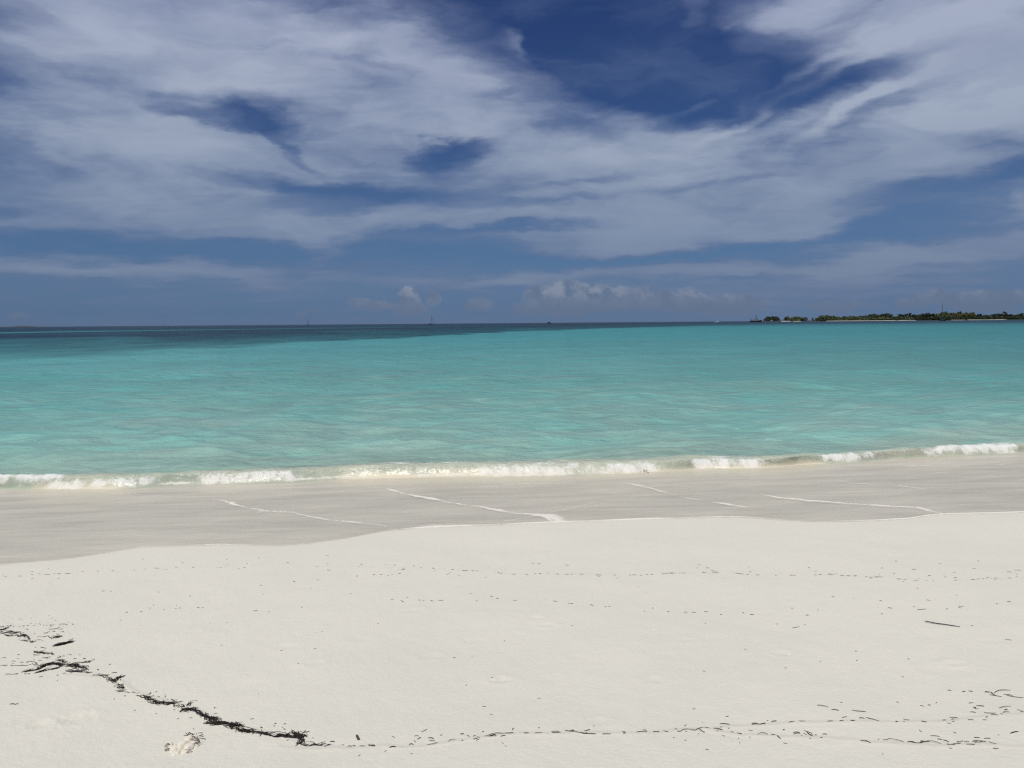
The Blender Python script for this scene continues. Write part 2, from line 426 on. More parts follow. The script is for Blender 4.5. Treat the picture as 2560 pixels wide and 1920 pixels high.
m_sand = bpy.data.materials.new('sand'); m_sand.use_nodes = True
n = NB(m_sand.node_tree); p = m_sand.node_tree.nodes['Principled BSDF']
co = n.new('ShaderNodeTexCoord').outputs['Object']
g1 = n.noise(co, 0.6, 4, 0.55); g2 = n.noise(co, 9.0, 5, 0.6); g3 = n.noise(co, 260.0, 3, 0.7)
dryc = n.mix(n.ss(g1, 0.38, 0.62), (.738, .712, .612, 1), (.758, .730, .624, 1))
dryc = n.mix(n.ss(g2, 0.30, 0.72, 0, 0.3), dryc, (.70, .678, .588, 1))
dryc = n.mix(n.ss(g3, 0.58, 0.80, 0, 0.30), dryc, (.53, .505, .44, 1))
dryc = n.mix(n.m('MULTIPLY', n.attr('stain'), 0.35), dryc, (.42, .39, .34, 1))
wetc = n.mix(g2, (.62, .595, .505, 1), (.66, .63, .535, 1))
wa = n.attr('wet')
m_sand.node_tree.links.new(n.mix(wa, dryc, wetc), p.inputs['Base Color'])
m_sand.node_tree.links.new(n.mr(wa, 0, 1, 0.95, 0.5), p.inputs['Roughness'])
p.inputs['Specular IOR Level'].default_value = 0.12
bmp = n.new('ShaderNodeBump'); bmp.inputs['Strength'].default_value = 0.55; bmp.inputs['Distance'].default_value = 0.02
pit = n.new('ShaderNodeTexVoronoi'); n.put(pit.inputs['Vector'], n.vm('ADD', co, n.vm('SCALE', n.noise(co, 14, 3, .6, color=True), scale=.05))); pit.inputs['Scale'].default_value = 17.0
hgt = n.m('ADD', n.m('MULTIPLY', n.noise(co, 45.0, 6, 0.68), 0.50), n.m('MULTIPLY', n.noise(co, 300.0, 3, 0.7), 0.14))
hgt = n.m('ADD', hgt, n.m('MULTIPLY', n.ss(pit.outputs['Distance'], 0.0, 0.30), 0.10))
hgt = n.m('MULTIPLY', hgt, n.mr(wa, 0, 1, 1.0, 0.15))
n.put(bmp.inputs['Height'], hgt)
m_sand.node_tree.links.new(bmp.outputs[0], p.inputs['Normal'])
sand = grid_mesh('sand_beach', np.stack([SX, SY, SZ], -1), {'wet': wet, 'stain': stain}, m_sand, wrap=True)
tag(sand, kind='structure')
def ground_z(x, y):
    i = np.searchsorted(rr, math.hypot(x, y)); th = math.atan2(x, y)
    j = int(np.clip(round((th - th_d[0]) / (th_d[1] - th_d[0])), 0, len(th_d) - 1))
    i = int(np.clip(i, 1, len(rr) - 1)); r1, r2 = rr[i - 1], rr[i]; t = (math.hypot(x, y) - r1) / (r2 - r1)
    return float(SZ[i - 1, j] * (1 - t) + SZ[i, j] * t)

# ------------------------------------------------------------------ water
WT = np.radians(np.concatenate([np.linspace(-85, -40, 60)[:-1], np.linspace(-40, 40, 1300), np.linspace(40, 85, 60)[1:]]))
def smooth(r_, th, sig):
    g = np.linspace(th.min(), th.max(), 3000); v = np.interp(g, th, r_); k = max(1, int(sig / (g[1] - g[0])))
    w_ = np.hanning(2 * k + 3)[1:-1]; w_ /= w_.sum(); pad = len(w_) // 2
    v = np.convolve(np.pad(v, pad, 'edge'), w_, 'valid'); return np.interp(th, g, v)
re_, rf_, rb_ = r_edge(WT), smooth(r_foot(WT), WT, 0.055), smooth(r_back(WT), WT, 0.06)
rf_ = rf_ + 0.22 * (fbm(WT * 16 + 2, WT * 0 + .7, 3) - .5)
rb_ = np.maximum(rb_, rf_ + 0.5)
NF, NBK, NS = 130, 70, 300
rows = []; tf = []; zone = []
for u in np.linspace(-0.02, 1, NF)[:-1]:
    rows.append(re_ + (rf_ - re_) * u); tf.append(u); zone.append(0)
for u in np.linspace(0, 1, NBK)[:-1]:
    rows.append(rf_ + (rb_ - rf_) * u); tf.append(u); zone.append(1)
us = np.concatenate([np.linspace(0, 0.90, NS), np.linspace(0.90, 1, 60)[1:]])
for u in us:
    rows.append(1 / ((1 - u) / rb_ + u / 24000)); tf.append(u); zone.append(2)
WR = np.array(rows); ZN = np.array(zone)[:, None] + 0 * WR; U = np.array(tf)[:, None] + 0 * WR
WTH = WT[None, :] + 0 * WR
WX = WR * np.sin(WTH); WY = WR * np.cos(WTH)
SB = sand_base(WX, WY)
alongs = WX * TNG[0] + WY * TNG[1]           # metres along the shore
seaw = WX * NRM[0] + WY * NRM[1]
# photo column of each azimuth (only used to place the foam patches along the shore)
XC = np.interp(WTH, [azel(X, 1150)[0] for X in range(-400, 3000, 100)], list(range(-400, 3000, 100)))
# open water: sum of small wind waves
def waves(x, y, amp_far):
    z = np.zeros(x.shape); r_ = np.hypot(x, y)
    rg = np.random.default_rng(5)
    dr = r_ * r_ * 0.0003
    for i in range(44):
        lam = 0.28 * 1.105 ** i
        ang = rg.normal(0.25, 0.55); k = 2 * math.pi / lam
        kx = -math.sin(ang) * k; ky = math.cos(ang) * k
        ph = rg.random() * 6.28
        warp = 1.2 * vnoise(x / (lam * 3.1) + i * 7, y / (lam * 3.1)) * 6.28
        a = 0.0070 * lam ** 0.75
        if lam > 3: a *= 0.6
        fade = np.clip((lam / (3.0 * dr + 1e-6) - 1), 0, 1)
        z += a * fade * np.sin(kx * x + ky * y + ph + warp)
    return z
Z = np.zeros(WR.shape)
op = waves(WX, WY, 1)
sea = ZN == 2; brk = ZN == 1; film = ZN == 0
# breaker ridge
crest_h = 0.045 + 0.12 * fbm(alongs * 0.55 + 3, alongs * 0 + 1.5, 4)
lump = (fbm(alongs * 5, seaw * 7, 4) - 0.5)
t1 = U
face = sstep(t1, 0.0, 0.34) * (1 - 0.72 * sstep(t1, 0.42, 1.0))
wz = np.maximum(0.004 + 0 * Z, 0)
filmz = lambda: SB + 0.012 * sstep(U, -0.005, 0.02)
ripple = (fbm(alongs * 2.2 + seaw * 1.3, seaw * 7, 4) - .5)
z_film = SB + np.where(U < 0.0, -0.006, 0.004 + 0.016 * sstep(U, 0.0, 0.10)) + ripple * 0.010 * sstep(U, 0.02, 0.3)
z_film = np.maximum(z_film, SB - 0.01)
sb_foot = sand_base(rf_ * np.sin(WT), rf_ * np.cos(WT))[None, :]
z_brk = (sb_foot + 0.018) * (1 - sstep(t1, 0, 0.6)) + face * crest_h + face * lump * 0.03 + op * sstep(t1, 0.3, 1.0)
end_b = 0.28 * crest_h
z_sea = op + end_b * np.exp(-(WR - rb_[None, :]) / 1.2)
# small second and third swells rolling in
for (off, hgt_, wd) in ((2.2, .035, .5), (4.6, .045, .8), (8.0, .05, 1.1), (13, .05, 1.6)):
    cen = rb_[None, :] + off + (fbm(alongs * .25 + off, alongs * 0, 3) - .5) * 2.2
    z_sea += hgt_ * np.exp(-((WR - cen) / wd) ** 2) * (0.2 + 1.4 * vnoise(alongs * .35 + off * 3, alongs * 0 + off))
Z = np.where(film, z_film, np.where(brk, z_brk, z_sea))
Z = np.where(sea | brk, np.maximum(Z, SB + 0.015), Z)

# colour of the water body by distance, from the sand bottom and the depth
stops = [(9, (182, 194, 178)), (12.4, (172, 191, 176)), (13.1, (152, 180, 167)), (13.7, (156, 188, 176)), (14.6, (150, 188, 177)), (17, (145, 187, 178)), (22, (133, 182, 175)), (32, (116, 172, 167)), (50, (104, 166, 165)), (80, (93, 160, 162)), (140, (81, 156, 161)), (300, (73, 152, 158)), (600, (56, 118, 132)), (24000, (54, 100, 118))]
wsh = WR - (rb_[None, :] - 13.3) * np.exp(-np.abs(WR - rb_[None, :]) / 15)
lr = np.log(np.maximum(wsh, 5)); base = np.zeros(WR.shape + (3,))
for c in range(3):
    base[..., c] = np.interp(lr, np.log([s_[0] for s_ in stops]), [lin(s_[1])[c] for s_ in stops])
# large soft patches
pt = fbm(alongs * 0.09, seaw * 0.16, 4) - .5
pt2 = fbm(alongs * 0.5 + 4, seaw * 1.1, 4) - .5
base *= (1 + 0.20 * pt * sstep(WR, 13, 22))[..., None]
base[..., 0] *= 1 - 0.5 * pt2 * sstep(WR, 13, 16) * (1 - sstep(WR, 40, 90))
base *= (1 + 0.16 * pt2 * (1 - sstep(WR, 60, 160)))[..., None]
# sandy spots where the bed is shallower, left side paler and right side deeper offshore
side = np.interp(XC, [0, 900, 1500, 2560], [0.10, 0.0, -0.02, -0.16]) * sstep(WR, 25, 70)
base *= (1 + side)[..., None]
# sea grass bed far out and a pale sand bar inside it
REEF = [(-400, 62), (0, 70), (300, 76), (600, 92), (1000, 133), (1400, 255), (1600, 350), (1760, 470), (2000, 560), (2560, 620), (2900, 640)]
reef_r = np.interp(XC, [a[0] for a in REEF], [a[1] for a in REEF])
wob = (fbm(alongs / 9, seaw / 9, 4) - .5) * 0.55 + (fbm(alongs / 2.5, seaw / 5, 3) - .5) * 0.25
lq = np.log(WR / reef_r)
rsoft = np.interp(XC, [0, 700, 1100, 2560], [.34, .18, .08, .08])
reef = sstep(lq + wob * 0.45, -0.04 - rsoft * .3, rsoft)
patch = np.clip(0.62 + 0.9 * (fbm(alongs / 14 + 5, seaw / 22, 4) - 0.35), 0.35, 1)
near_soft = np.interp(XC, [0, 700, 1100, 2560], [0.55, 0.8, 1, 1])
reef_a = reef * np.clip(near_soft + (1 - near_soft) * sstep(lq, .2, .7), 0, 1)
bar = np.exp(-((np.log(WR) - np.interp(XC, [-400, 0, 770, 1100, 2560], np.log([370, 390, 520, 600, 800]))) / 0.085) ** 2) * np.interp(XC, [0, 300, 1050, 1300, 2560], [.98, .9, .4, 0, 0])
spots = sstep(fbm(alongs / 60, seaw / 140, 3), .60, .72) * (WR > 110) * (WR < 700) * 0.45 * np.interp(XC, [0, 1000, 1700, 2560], [.6, .6, .6, 0])
reef_a = np.clip(reef_a * (1 - bar) * (1 - spots) * (0.72 + 0.28 * patch), 0, 1)
rc = np.array(lin((34, 54, 74)))
rc2 = np.array(lin((40, 84, 94)))
rmix = rc + (rc2 - rc) * sstep(-lq, -1.1, 0.1)[..., None]
base = base * (1 - reef_a[..., None]) + rmix * reef_a[..., None]
base = np.clip(base - np.array([.010, .016, .028]), 0.006, 1)

# how much of the bed shows through
opac = np.where(film, 0.60 + 0.12 * sstep(U, 0.45, 1.0), np.where(brk, 0.80 + 0.16 * sstep(U, 0.1, 0.9), 1.0))
opac = np.where(sea, 0.92 + 0.08 * sstep(WR - rb_[None, :], 0, 2.0), opac)
# stirred sand: cream shallows under the breaker
silt = np.zeros(WR.shape)
for (X0, X1, s_) in ((60, 330, .8), (480, 740, .35), (820, 1420, 1.0), (1430, 1700, .7), (1690, 2080, .9), (2150, 2450, .4)):
    silt += s_ * sstep(XC, X0 - 40, X0 + 60) * (1 - sstep(XC, X1 - 60, X1 + 40)) * np.where(film, np.exp(-((1 - U) / 0.26) ** 2), np.where(brk, np.exp(-(U / 0.25) ** 2), 0))
silt = np.clip(silt * (0.75 + 0.9 * fbm(alongs * 2, seaw * 6, 3)), 0, 1)
silt = np.where(brk, np.maximum(silt, 0.45 * (1 - sstep(U, .5, 1.0)) * (0.5 + fbm(alongs * 1.2 + 8, seaw * 3, 3))), silt)
opac = np.clip(opac + 0.55 * silt * (1 - opac), 0, 1)
sc_ = np.array((.80, .735, .56))
base = base * (1 - silt[..., None]) + sc_ * silt[..., None]
fc = np.array((.775, .730, .600))
str1 = fbm(alongs * 0.55 + seaw * 0.5, seaw * 3.6 - alongs * 0.9, 5) - .5
str2 = fbm(alongs * 1.1 - seaw * 0.6 + 7, seaw * 8 + alongs * 1.3, 4) - .5
fcv = fc * (1 + 0.30 * str1 + 0.34 * str2)[..., None]
base = np.where(film[..., None], fcv * (1 - silt[..., None]) + sc_ * silt[..., None], base)
tq = (sstep(XC, 1850, 2150) * sstep(U, .25, .7))[..., None] * brk[..., None]
base = base * (1 - .7 * tq) + np.array(lin((138, 186, 172))) * .7 * tq

# foam
foam = np.zeros(WR.shape)
FOAM = [(-60, 200, .30, .20, .85), (60, 330, .10, .16, .95), (170, 420, .14, .14, .9), (480, 760, .16, .20, .95), (560, 700, .34, .12, .5), (650, 830, .74, .10, .45), (800, 960, .12, .14, .45), (960, 1240, .60, .15, 1.0), (1000, 1200, .52, .10, .6),
        (1180, 1480, .10, .22, .95), (1300, 1480, .30, .16, .75), (1470, 1700, .14, .20, 1.0), (1560, 1700, .34, .14, .6), (1680, 1740, .3, .22, .6), (1720, 1930, .18, .26, 1.0), (1760, 1900, .50, .16, .7), (1950, 2040, .5, .16, .35), (2030, 2200, .22, .24, .95), (2110, 2240, .62, .12, .5), (2240, 2310, .72, .14, .8), (2290, 2580, .26, .26, 1.0), (2440, 2600, .84, .10, .7), (2380, 2560, .46, .14, .6), (-60, 120, .6, .1, .3)]
for (X0, X1, tc_, tw, s_) in FOAM:
    e_ = 95
    tc_ = tc_ + 0.02
    wv = tc_ + 0.10 * (fbm(alongs * 3 + X0, alongs * 0 + 2.5, 3) - .5) * 2
    xw = XC + 160 * (fbm(alongs * 2.2 + 5, seaw * 2.2, 4) - .5)
    along_m = sstep(xw, X0 - e_ * .5, X0 + e_ * .6) * (1 - sstep(xw, X1 - e_ * .6, X1 + e_ * .5))
    foam = np.maximum(foam, np.where(brk, s_ * along_m * np.exp(-((U - wv) / tw) ** 2), 0))
foam = np.maximum(foam, np.where(brk, 0.42 * np.exp(-((U - .28) / .30) ** 2), 0))
foam *= 0.90
fib = fbm(alongs * 13, seaw * 3.5 + alongs, 4)
foam *= np.clip(0.10 + 1.0 * fbm(alongs * 4.5, seaw * 5, 4) + 0.75 * fib, 0, 1.2)
lip = np.where(brk, np.exp(-((U - .07 - .05 * fib) / .05) ** 2) * sstep(fbm(alongs * .9 + 4, alongs * 0 + 6.1, 3), .40, .62), 0)
foam = np.maximum(foam, .85 * lip)
Z = Z + np.where(brk, foam * (fbm(alongs * 11, seaw * 11, 3) - .35) * 0.030, 0)
rid = 1 - np.abs(2 * fbm(alongs * 0.8 + 11, seaw * 1.7, 4) - 1)
foam_sparkle = 0.42 * sstep(rid, .90, .99) * sstep(fbm(alongs * .22 + 3, seaw * .4, 3), .48, .62) * sstep(-WR, -34, -18)  # lacy residual foam; also paints caustic-like ripple sparkle in foam white
foam = np.maximum(foam, np.where(sea, foam_sparkle, 0))
# spent foam lines in the backwash
LINES = [([(505, 1248), (600, 1264), (660, 1279), (729, 1284), (790, 1298), (860, 1307), (930, 1314), (985, 1322)], .030, .55),
         ([(655, 1281), (730, 1284)], .07, .40),
         ([(500, 1263), (600, 1278), (650, 1284)], .05, .18),
         ([(950, 1218), (1004, 1236), (1060, 1247), (1110, 1256), (1160, 1266), (1207, 1272), (1288, 1287), (1345, 1291), (1378, 1304)], .032, .62),
         ([(1345, 1291), (1400, 1282), (1460, 1266), (1500, 1256)], .03, .32),
         ([(1345, 1293), (1375, 1296), (1398, 1304)], .085, .50),
         ([(1240, 1308), (1300, 1300), (1345, 1294)], .05, .30),
         ([(1060, 1317), (1100, 1312), (1170, 1312)], .06, .40),
         ([(1540, 1204), (1620, 1222), (1660, 1233), (1700, 1246), (1760, 1256), (1865, 1272)], .040, .50),
         ([(1740, 1269), (1790, 1281)], .025, .25),
         ([(1880, 1235), (1955, 1249), (2025, 1256), (2120, 1262), (2240, 1269), (2290, 1272), (2325, 1280), (2362, 1286)], .026, .85),
         ([(2290, 1271), (2320, 1276)], .06, .5),
         ([(2090, 1203), (2135, 1212), (2200, 1216), (2245, 1219)], .035, .45),
         ([(2255, 1220), (2320, 1227)], .030, .45), ([(2340, 1227), (2440, 1232), (2560, 1238)], .030, .25),
         ([(1130, 1300), (1190, 1290), (1290, 1286)], .03, .2), ([(1660, 1262), (1760, 1270), (1860, 1272), (2000, 1276)], .03, .2),
         ([(640, 1220), (760, 1238), (860, 1241)], .05, .25), ([(560, 1225), (640, 1232), (740, 1236)], .05, .18),
         ([(420, 1330), (520, 1312), (600, 1293), (660, 1284)], .03, .20), ([(470, 1347), (590, 1326), (700, 1300)], .03, .16), ([(560, 1352), (700, 1328), (800, 1305)], .03, .16), ([(1400, 1300), (1470, 1274), (1600, 1247)], .03, .20), ([(1420, 1302), (1520, 1280), (1660, 1258)], .03, .16),
         ([(200, 1372), (340, 1346), (460, 1331)], .03, .16), ([(0, 1346), (150, 1341), (300, 1332), (420, 1318)], .04, .16), ([(860, 1275), (960, 1290), (1100, 1304), (1180, 1311)], .025, .2), ([(2380, 1262), (2480, 1268), (2560, 1272)], .025, .18),
         ([(320, 1345), (345, 1360), (430, 1364)], .03, .25), ([(1200, 1221), (1330, 1212), (1500, 1215)], .04, .35), ([(2050, 1196), (2200, 1190), (2560, 1178)], .05, .30), ([(2240, 1170), (2400, 1168), (2560, 1160)], .05, .35)]
fl = np.zeros(WR.shape)
fsel = film | (brk & (U < .35))
ix = np.where(fsel)
fx, fy = WX[ix], WY[ix]
wbx = (fbm(fx * 1.1 + 5, fy * 1.1, 2) - .5) * 0.26 + (fbm(fx * 4, fy * 4, 3) - .5) * 0.14 + (fbm(fx * 16, fy * 16, 2) - .5) * 0.05
acc = np.zeros(fx.shape)
for (pl, wd, s_) in LINES:
    P = np.array([hit(*q_) for q_ in pl])
    d, al = dist_poly(fx, fy + wbx, P)
    endf = sstep(al, 0.0, 0.15) if len(pl) > 3 else 1.0
    # a sharp front edge and a softer trailing side
    wd = wd * (0.45 + 1.3 * vnoise(fx * 2.3 + len(pl), fy * 2.3))
    brkn = 0.45 + 0.9 * vnoise(fx * 3.7 + wd * 0, fy * 3.7)
    acc = np.maximum(acc, 1.30 * s_ * endf * brkn * (np.exp(-(d / wd) ** 2) + 0.30 * np.exp(-(d / (wd * 3.0)) ** 2)))
fl[ix] = acc
# lace of bubbles along the very edge of the swash
edge_s = np.interp(XC, [0, 320, 420, 900, 980, 1500, 1700, 2050, 2300, 2560], [0, .05, .35, .30, .8, .75, .45, .25, .75, .6])
dE = (WR - re_[None, :]) * 1.0
fl = np.maximum(fl, np.where(film, 1.9 * edge_s * (0.35 + 1.1 * vnoise(alongs * 1.7, seaw * 0 + 3.3)) * np.exp(-((dE - 0.03) / 0.035) ** 2), 0))
foam = np.clip(np.maximum(foam, fl), 0, 1.2)
Z = Z + np.where(film, fl * 0.004, 0)
sp = np.clip((WR - re_[None, :]) / (rf_ - re_)[None, :], 0, 1)

m_water = bpy.data.materials.new('sea_water'); m_water.use_nodes = True
nt = m_water.node_tree; nt.nodes.clear(); n = NB(nt)
out = n.new('ShaderNodeOutputMaterial')
co = n.new('ShaderNodeTexCoord').outputs['Object']
geo = n.new('ShaderNodeNewGeometry')
cd = n.vm('LENGTH', co)
# wind ripples, finer close to the shore, longer further out
wave_rot = n.mapping(co, rot=(0, 0, 0.165), scale=(0.85, 1.25, 1))
b1 = n.noise(wave_rot, 2.2, 5, 0.60, dist=0.25); b2 = n.noise(wave_rot, 0.55, 5, 0.58, dist=0.2); b3 = n.noise(wave_rot, 0.11, 5, 0.6)
b0 = n.noise(wave_rot, 9.0, 4, 0.6, dist=0.5)
hw = n.m('ADD', n.m('MULTIPLY', b1, 0.10), n.m('MULTIPLY', b2, n.mr(cd, 12, 40, 0.10, 0.50)))
hw = n.m('ADD', hw, n.m('MULTIPLY', b0, 0.012))
hw = n.m('ADD', hw, n.m('MULTIPLY', b3, n.mr(cd, 40, 160, 0.0, 2.6)))
filmf = n.attr('film')
ripf = n.noise(n.mapping(co, rot=(0, 0, -0.20), scale=(0.8, 3.0, 1)), 3.2, 3, 0.55, dist=1.2)
hw = n.m('ADD', n.m('MULTIPLY', hw, n.mr(filmf, 0, 1, 1, 0.0)), n.m('MULTIPLY', n.m('MULTIPLY', ripf, filmf), 0.010))
bp = n.new('ShaderNodeBump'); bp.inputs['Strength'].default_value = 1.0; bp.inputs['Distance'].default_value = 1.0
n.put(bp.inputs['Height'], hw)
nrm = bp.outputs[0]
bodyc = n.attr('body', 'Color')
# darker grass clumps break up the far bed
pn = n.noise(n.mapping(co, scale=(0.8, 0.28, 1)), 0.30, 6, 0.65)
pn2 = n.noise(n.mapping(co, scale=(0.5, 1.2, 1)), 1.4, 5, 0.62)
rf = n.attr('reef')
bodyc = n.vm('SCALE', bodyc, scale=n.m('ADD', 1.0, n.m('MULTIPLY', n.m('SUBTRACT', pn, 0.5), n.mr(rf, 0, 1, 0.34, 2.6))))
bodyc = n.vm('SCALE', bodyc, scale=n.m('ADD', 1.0, n.m('MULTIPLY', n.m('SUBTRACT', pn2, 0.5), n.mr(filmf, 0, 1, 0.5, 0.1))))
body = n.new('ShaderNodeBsdfDiffuse'); n.put(body.inputs['Color'], bodyc); n.put(body.inputs['Normal'], nrm)
tr = n.new('ShaderNodeBsdfTransparent')
m1 = n.new('ShaderNodeMixShader'); n.put(m1.inputs[0], n.attr('opac')); n.put(m1.inputs[1], tr.outputs[0]); n.put(m1.inputs[2], body.outputs[0])
gl = n.new('ShaderNodeBsdfGlossy'); n.put(gl.inputs['Roughness'], n.mr(filmf, 0, 1, 0.11, 0.28)); n.put(gl.inputs['Normal'], nrm)
fr = n.new('ShaderNodeFresnel'); fr.inputs['IOR'].default_value = 1.33; n.put(fr.inputs['Normal'], nrm)
frc = n.m('MINIMUM', fr.outputs[0], n.mr(filmf, 0, 1, 0.42, 0.24))
m2 = n.new('ShaderNodeMixShader'); n.put(m2.inputs[0], frc); n.put(m2.inputs[1], m1.outputs[0]); n.put(m2.inputs[2], gl.outputs[0])
# foam: clusters of bubbles with torn edges
fa = n.attr('foam')
fn1 = n.noise(co, 16.0, 6, 0.68, dist=0.6)
vo = n.new('ShaderNodeTexVoronoi'); n.put(vo.inputs['Vector'], n.vm('ADD', co, n.vm('SCALE', n.noise(co, 20, 3, .6, color=True), scale=.06))); vo.inputs['Scale'].default_value = 26.0
fn2 = n.noise(co, 70.0, 4, 0.7)
fth = n.m('ADD', n.m('MULTIPLY', fn1, 0.85), n.m('MULTIPLY', vo.outputs['Distance'], 0.30))
fth = n.m('ADD', fth, n.m('MULTIPLY', n.m('SUBTRACT', fn2, 0.5), 0.7))
fmask = n.ss(n.m('SUBTRACT', n.m('MULTIPLY', fa, 1.05), fth), -0.24, 0.44, 0.0, 0.94)
fmask = n.m('MULTIPLY', fmask, n.ss(fa, 0.03, 0.20))
fo = n.new('ShaderNodeBsdfDiffuse'); n.put(fo.inputs['Color'], n.mix(filmf, (.80, .815, .79, 1), (.83, .79, .70, 1)))
fb = n.new('ShaderNodeBump'); fb.inputs['Strength'].default_value = 0.35; fb.inputs['Distance'].default_value = 0.03
n.put(fb.inputs['Height'], n.noise(co, 38.0, 5, 0.7)); n.put(fo.inputs['Normal'], fb.outputs[0])
m3 = n.new('ShaderNodeMixShader'); n.put(m3.inputs[0], fmask); n.put(m3.inputs[1], m2.outputs[0]); n.put(m3.inputs[2], fo.outputs[0])
nt.links.new(m3.outputs[0], out.inputs[0])
water = grid_mesh('sea_water', np.stack([WX, WY, Z], -1), {'body': base, 'opac': opac, 'foam': foam, 'reef': reef_a, 'film': np.where(film, 1.0, np.where(brk, 1 - sstep(U, 0, .4), 0.0))}, m_water)
tag(water, kind='structure')

# ------------------------------------------------------------------ islands
def at_dist(X, D):
    a = azel(X, 800)[0]
    return np.array([math.tan(a) * D, D])
m_isl = bpy.data.materials.new('island_ground'); m_isl.use_nodes = True
n = NB(m_isl.node_tree); p = m_isl.node_tree.nodes['Principled BSDF']
co = n.new('ShaderNodeTexCoord').outputs['Object']
m_isl.node_tree.links.new(n.mix(n.attr('sandy'), n.mix(n.noise(co, .2, 4), (.030, .036, .020, 1), (.055, .055, .035, 1)), (.62, .585, .50, 1)), p.inputs['Base Color'])
p.inputs['Roughness'].default_value = 1.0
ISL_D = 2900.0
xs = np.linspace(at_dist(1902, ISL_D)[0], at_dist(2760, ISL_D)[0], 460)
ys = np.linspace(0, 1, 26)
IX, IT = np.meshgrid(xs, ys, indexing='ij')
Xpx = np.interp(IX, [at_dist(X, ISL_D)[0] for X in range(1880, 2800, 10)], list(range(1880, 2800, 10)))
shore_w = 16 * (fbm(IX / 90, IX * 0 + .5, 3) - .5)
IYY = ISL_D - 25 + shore_w + IT * 190 * np.clip((Xpx - 1895) / 90, 0.25, 1)
beach = np.interp(Xpx, [1900, 1950, 1957, 1974, 1980, 1988, 2001, 2006, 2062, 2075, 2238, 2241, 2245, 2285, 2292, 2372, 2380, 2408, 2418, 2422, 2508, 2516, 2560, 2760], [0, .1, 1, 1, 0, .9, .9, 0, 0, 1, 1, .1, 1, 1, 0, 0, .6, .5, .1, 1, 1, .1, .3, .3])
IZ = -0.6 + np.interp(IT, [0, .05, .14, .3, .7, 1], [0, 0.2, 1.7, 2.4, 2.6, 0]) + (fbm(IX / 20, IYY / 20, 3) - .5) * 0.9 * (IT > .1)
IZ -= (1 - beach) * np.interp(IT, [0, .05, .14, .3], [0.0, .2, 0.5, 0])
sandy = np.clip((beach > .4) * (IT < .20) + 0.35 * (IT < .06), 0, 1).astype(float)
isl = grid_mesh('island', np.stack([IX, IYY, IZ], -1), {'sandy': sandy}, m_isl)
tag(isl, kind='structure')
m_far = simple_mat('far_land', (.06, .062, .058), 1.0, .3, .01)
fx_ = np.linspace(at_dist(-160, 6500)[0], at_dist(72, 6500)[0], 90); fy_ = np.linspace(0, 1, 9)
FX, FT = np.meshgrid(fx_, fy_, indexing='ij')
fpx = np.interp(FX, [at_dist(X, 6500)[0] for X in range(-200, 120, 10)], list(range(-200, 120, 10)))
FZ = -0.3 + np.sin(FT * math.pi) * np.interp(fpx, [-160, 0, 15, 35, 50, 60, 72], [6, 4.5, 5, 8.5, 11, 9, 0]) * (0.85 + .3 * fbm(FX / 40, FX * 0, 3))
far = grid_mesh('distant_island', np.stack([FX, 6400 + FT * 300, FZ], -1), {}, m_far)
tag(far, kind='structure')

# trees of the island
m_bark = simple_mat('bark', (.07, .055, .042), .9, .3, 1.0)
def leaf_mat(name, a, c):
    m = bpy.data.materials.new(name); m.use_nodes = True
    n = NB(m.node_tree); p = m.node_tree.nodes['Principled BSDF']
    co = n.new('ShaderNodeTexCoord').outputs['Object']
    oi = n.new('ShaderNodeObjectInfo').outputs['Random']
    f = n.m('ADD', n.m('MULTIPLY', n.noise(co, .5, 4, .6), .8), n.m('MULTIPLY', oi, .35))
    m.node_tree.links.new(n.mix(n.ss(f, .3, .85), (*a, 1), (*c, 1)), p.inputs['Base Color'])
    p.inputs['Roughness'].default_value = .8; p.inputs['Specular IOR Level'].default_value = .2
    return m
m_leaf_dark = leaf_mat('foliage_dark', (.040, .054, .028), (.080, .100, .048))
m_leaf_mid = leaf_mat('foliage_mid', (.065, .086, .040), (.140, .160, .075))
m_leaf_olive = leaf_mat('foliage_olive', (.080, .090, .038), (.155, .150, .070))
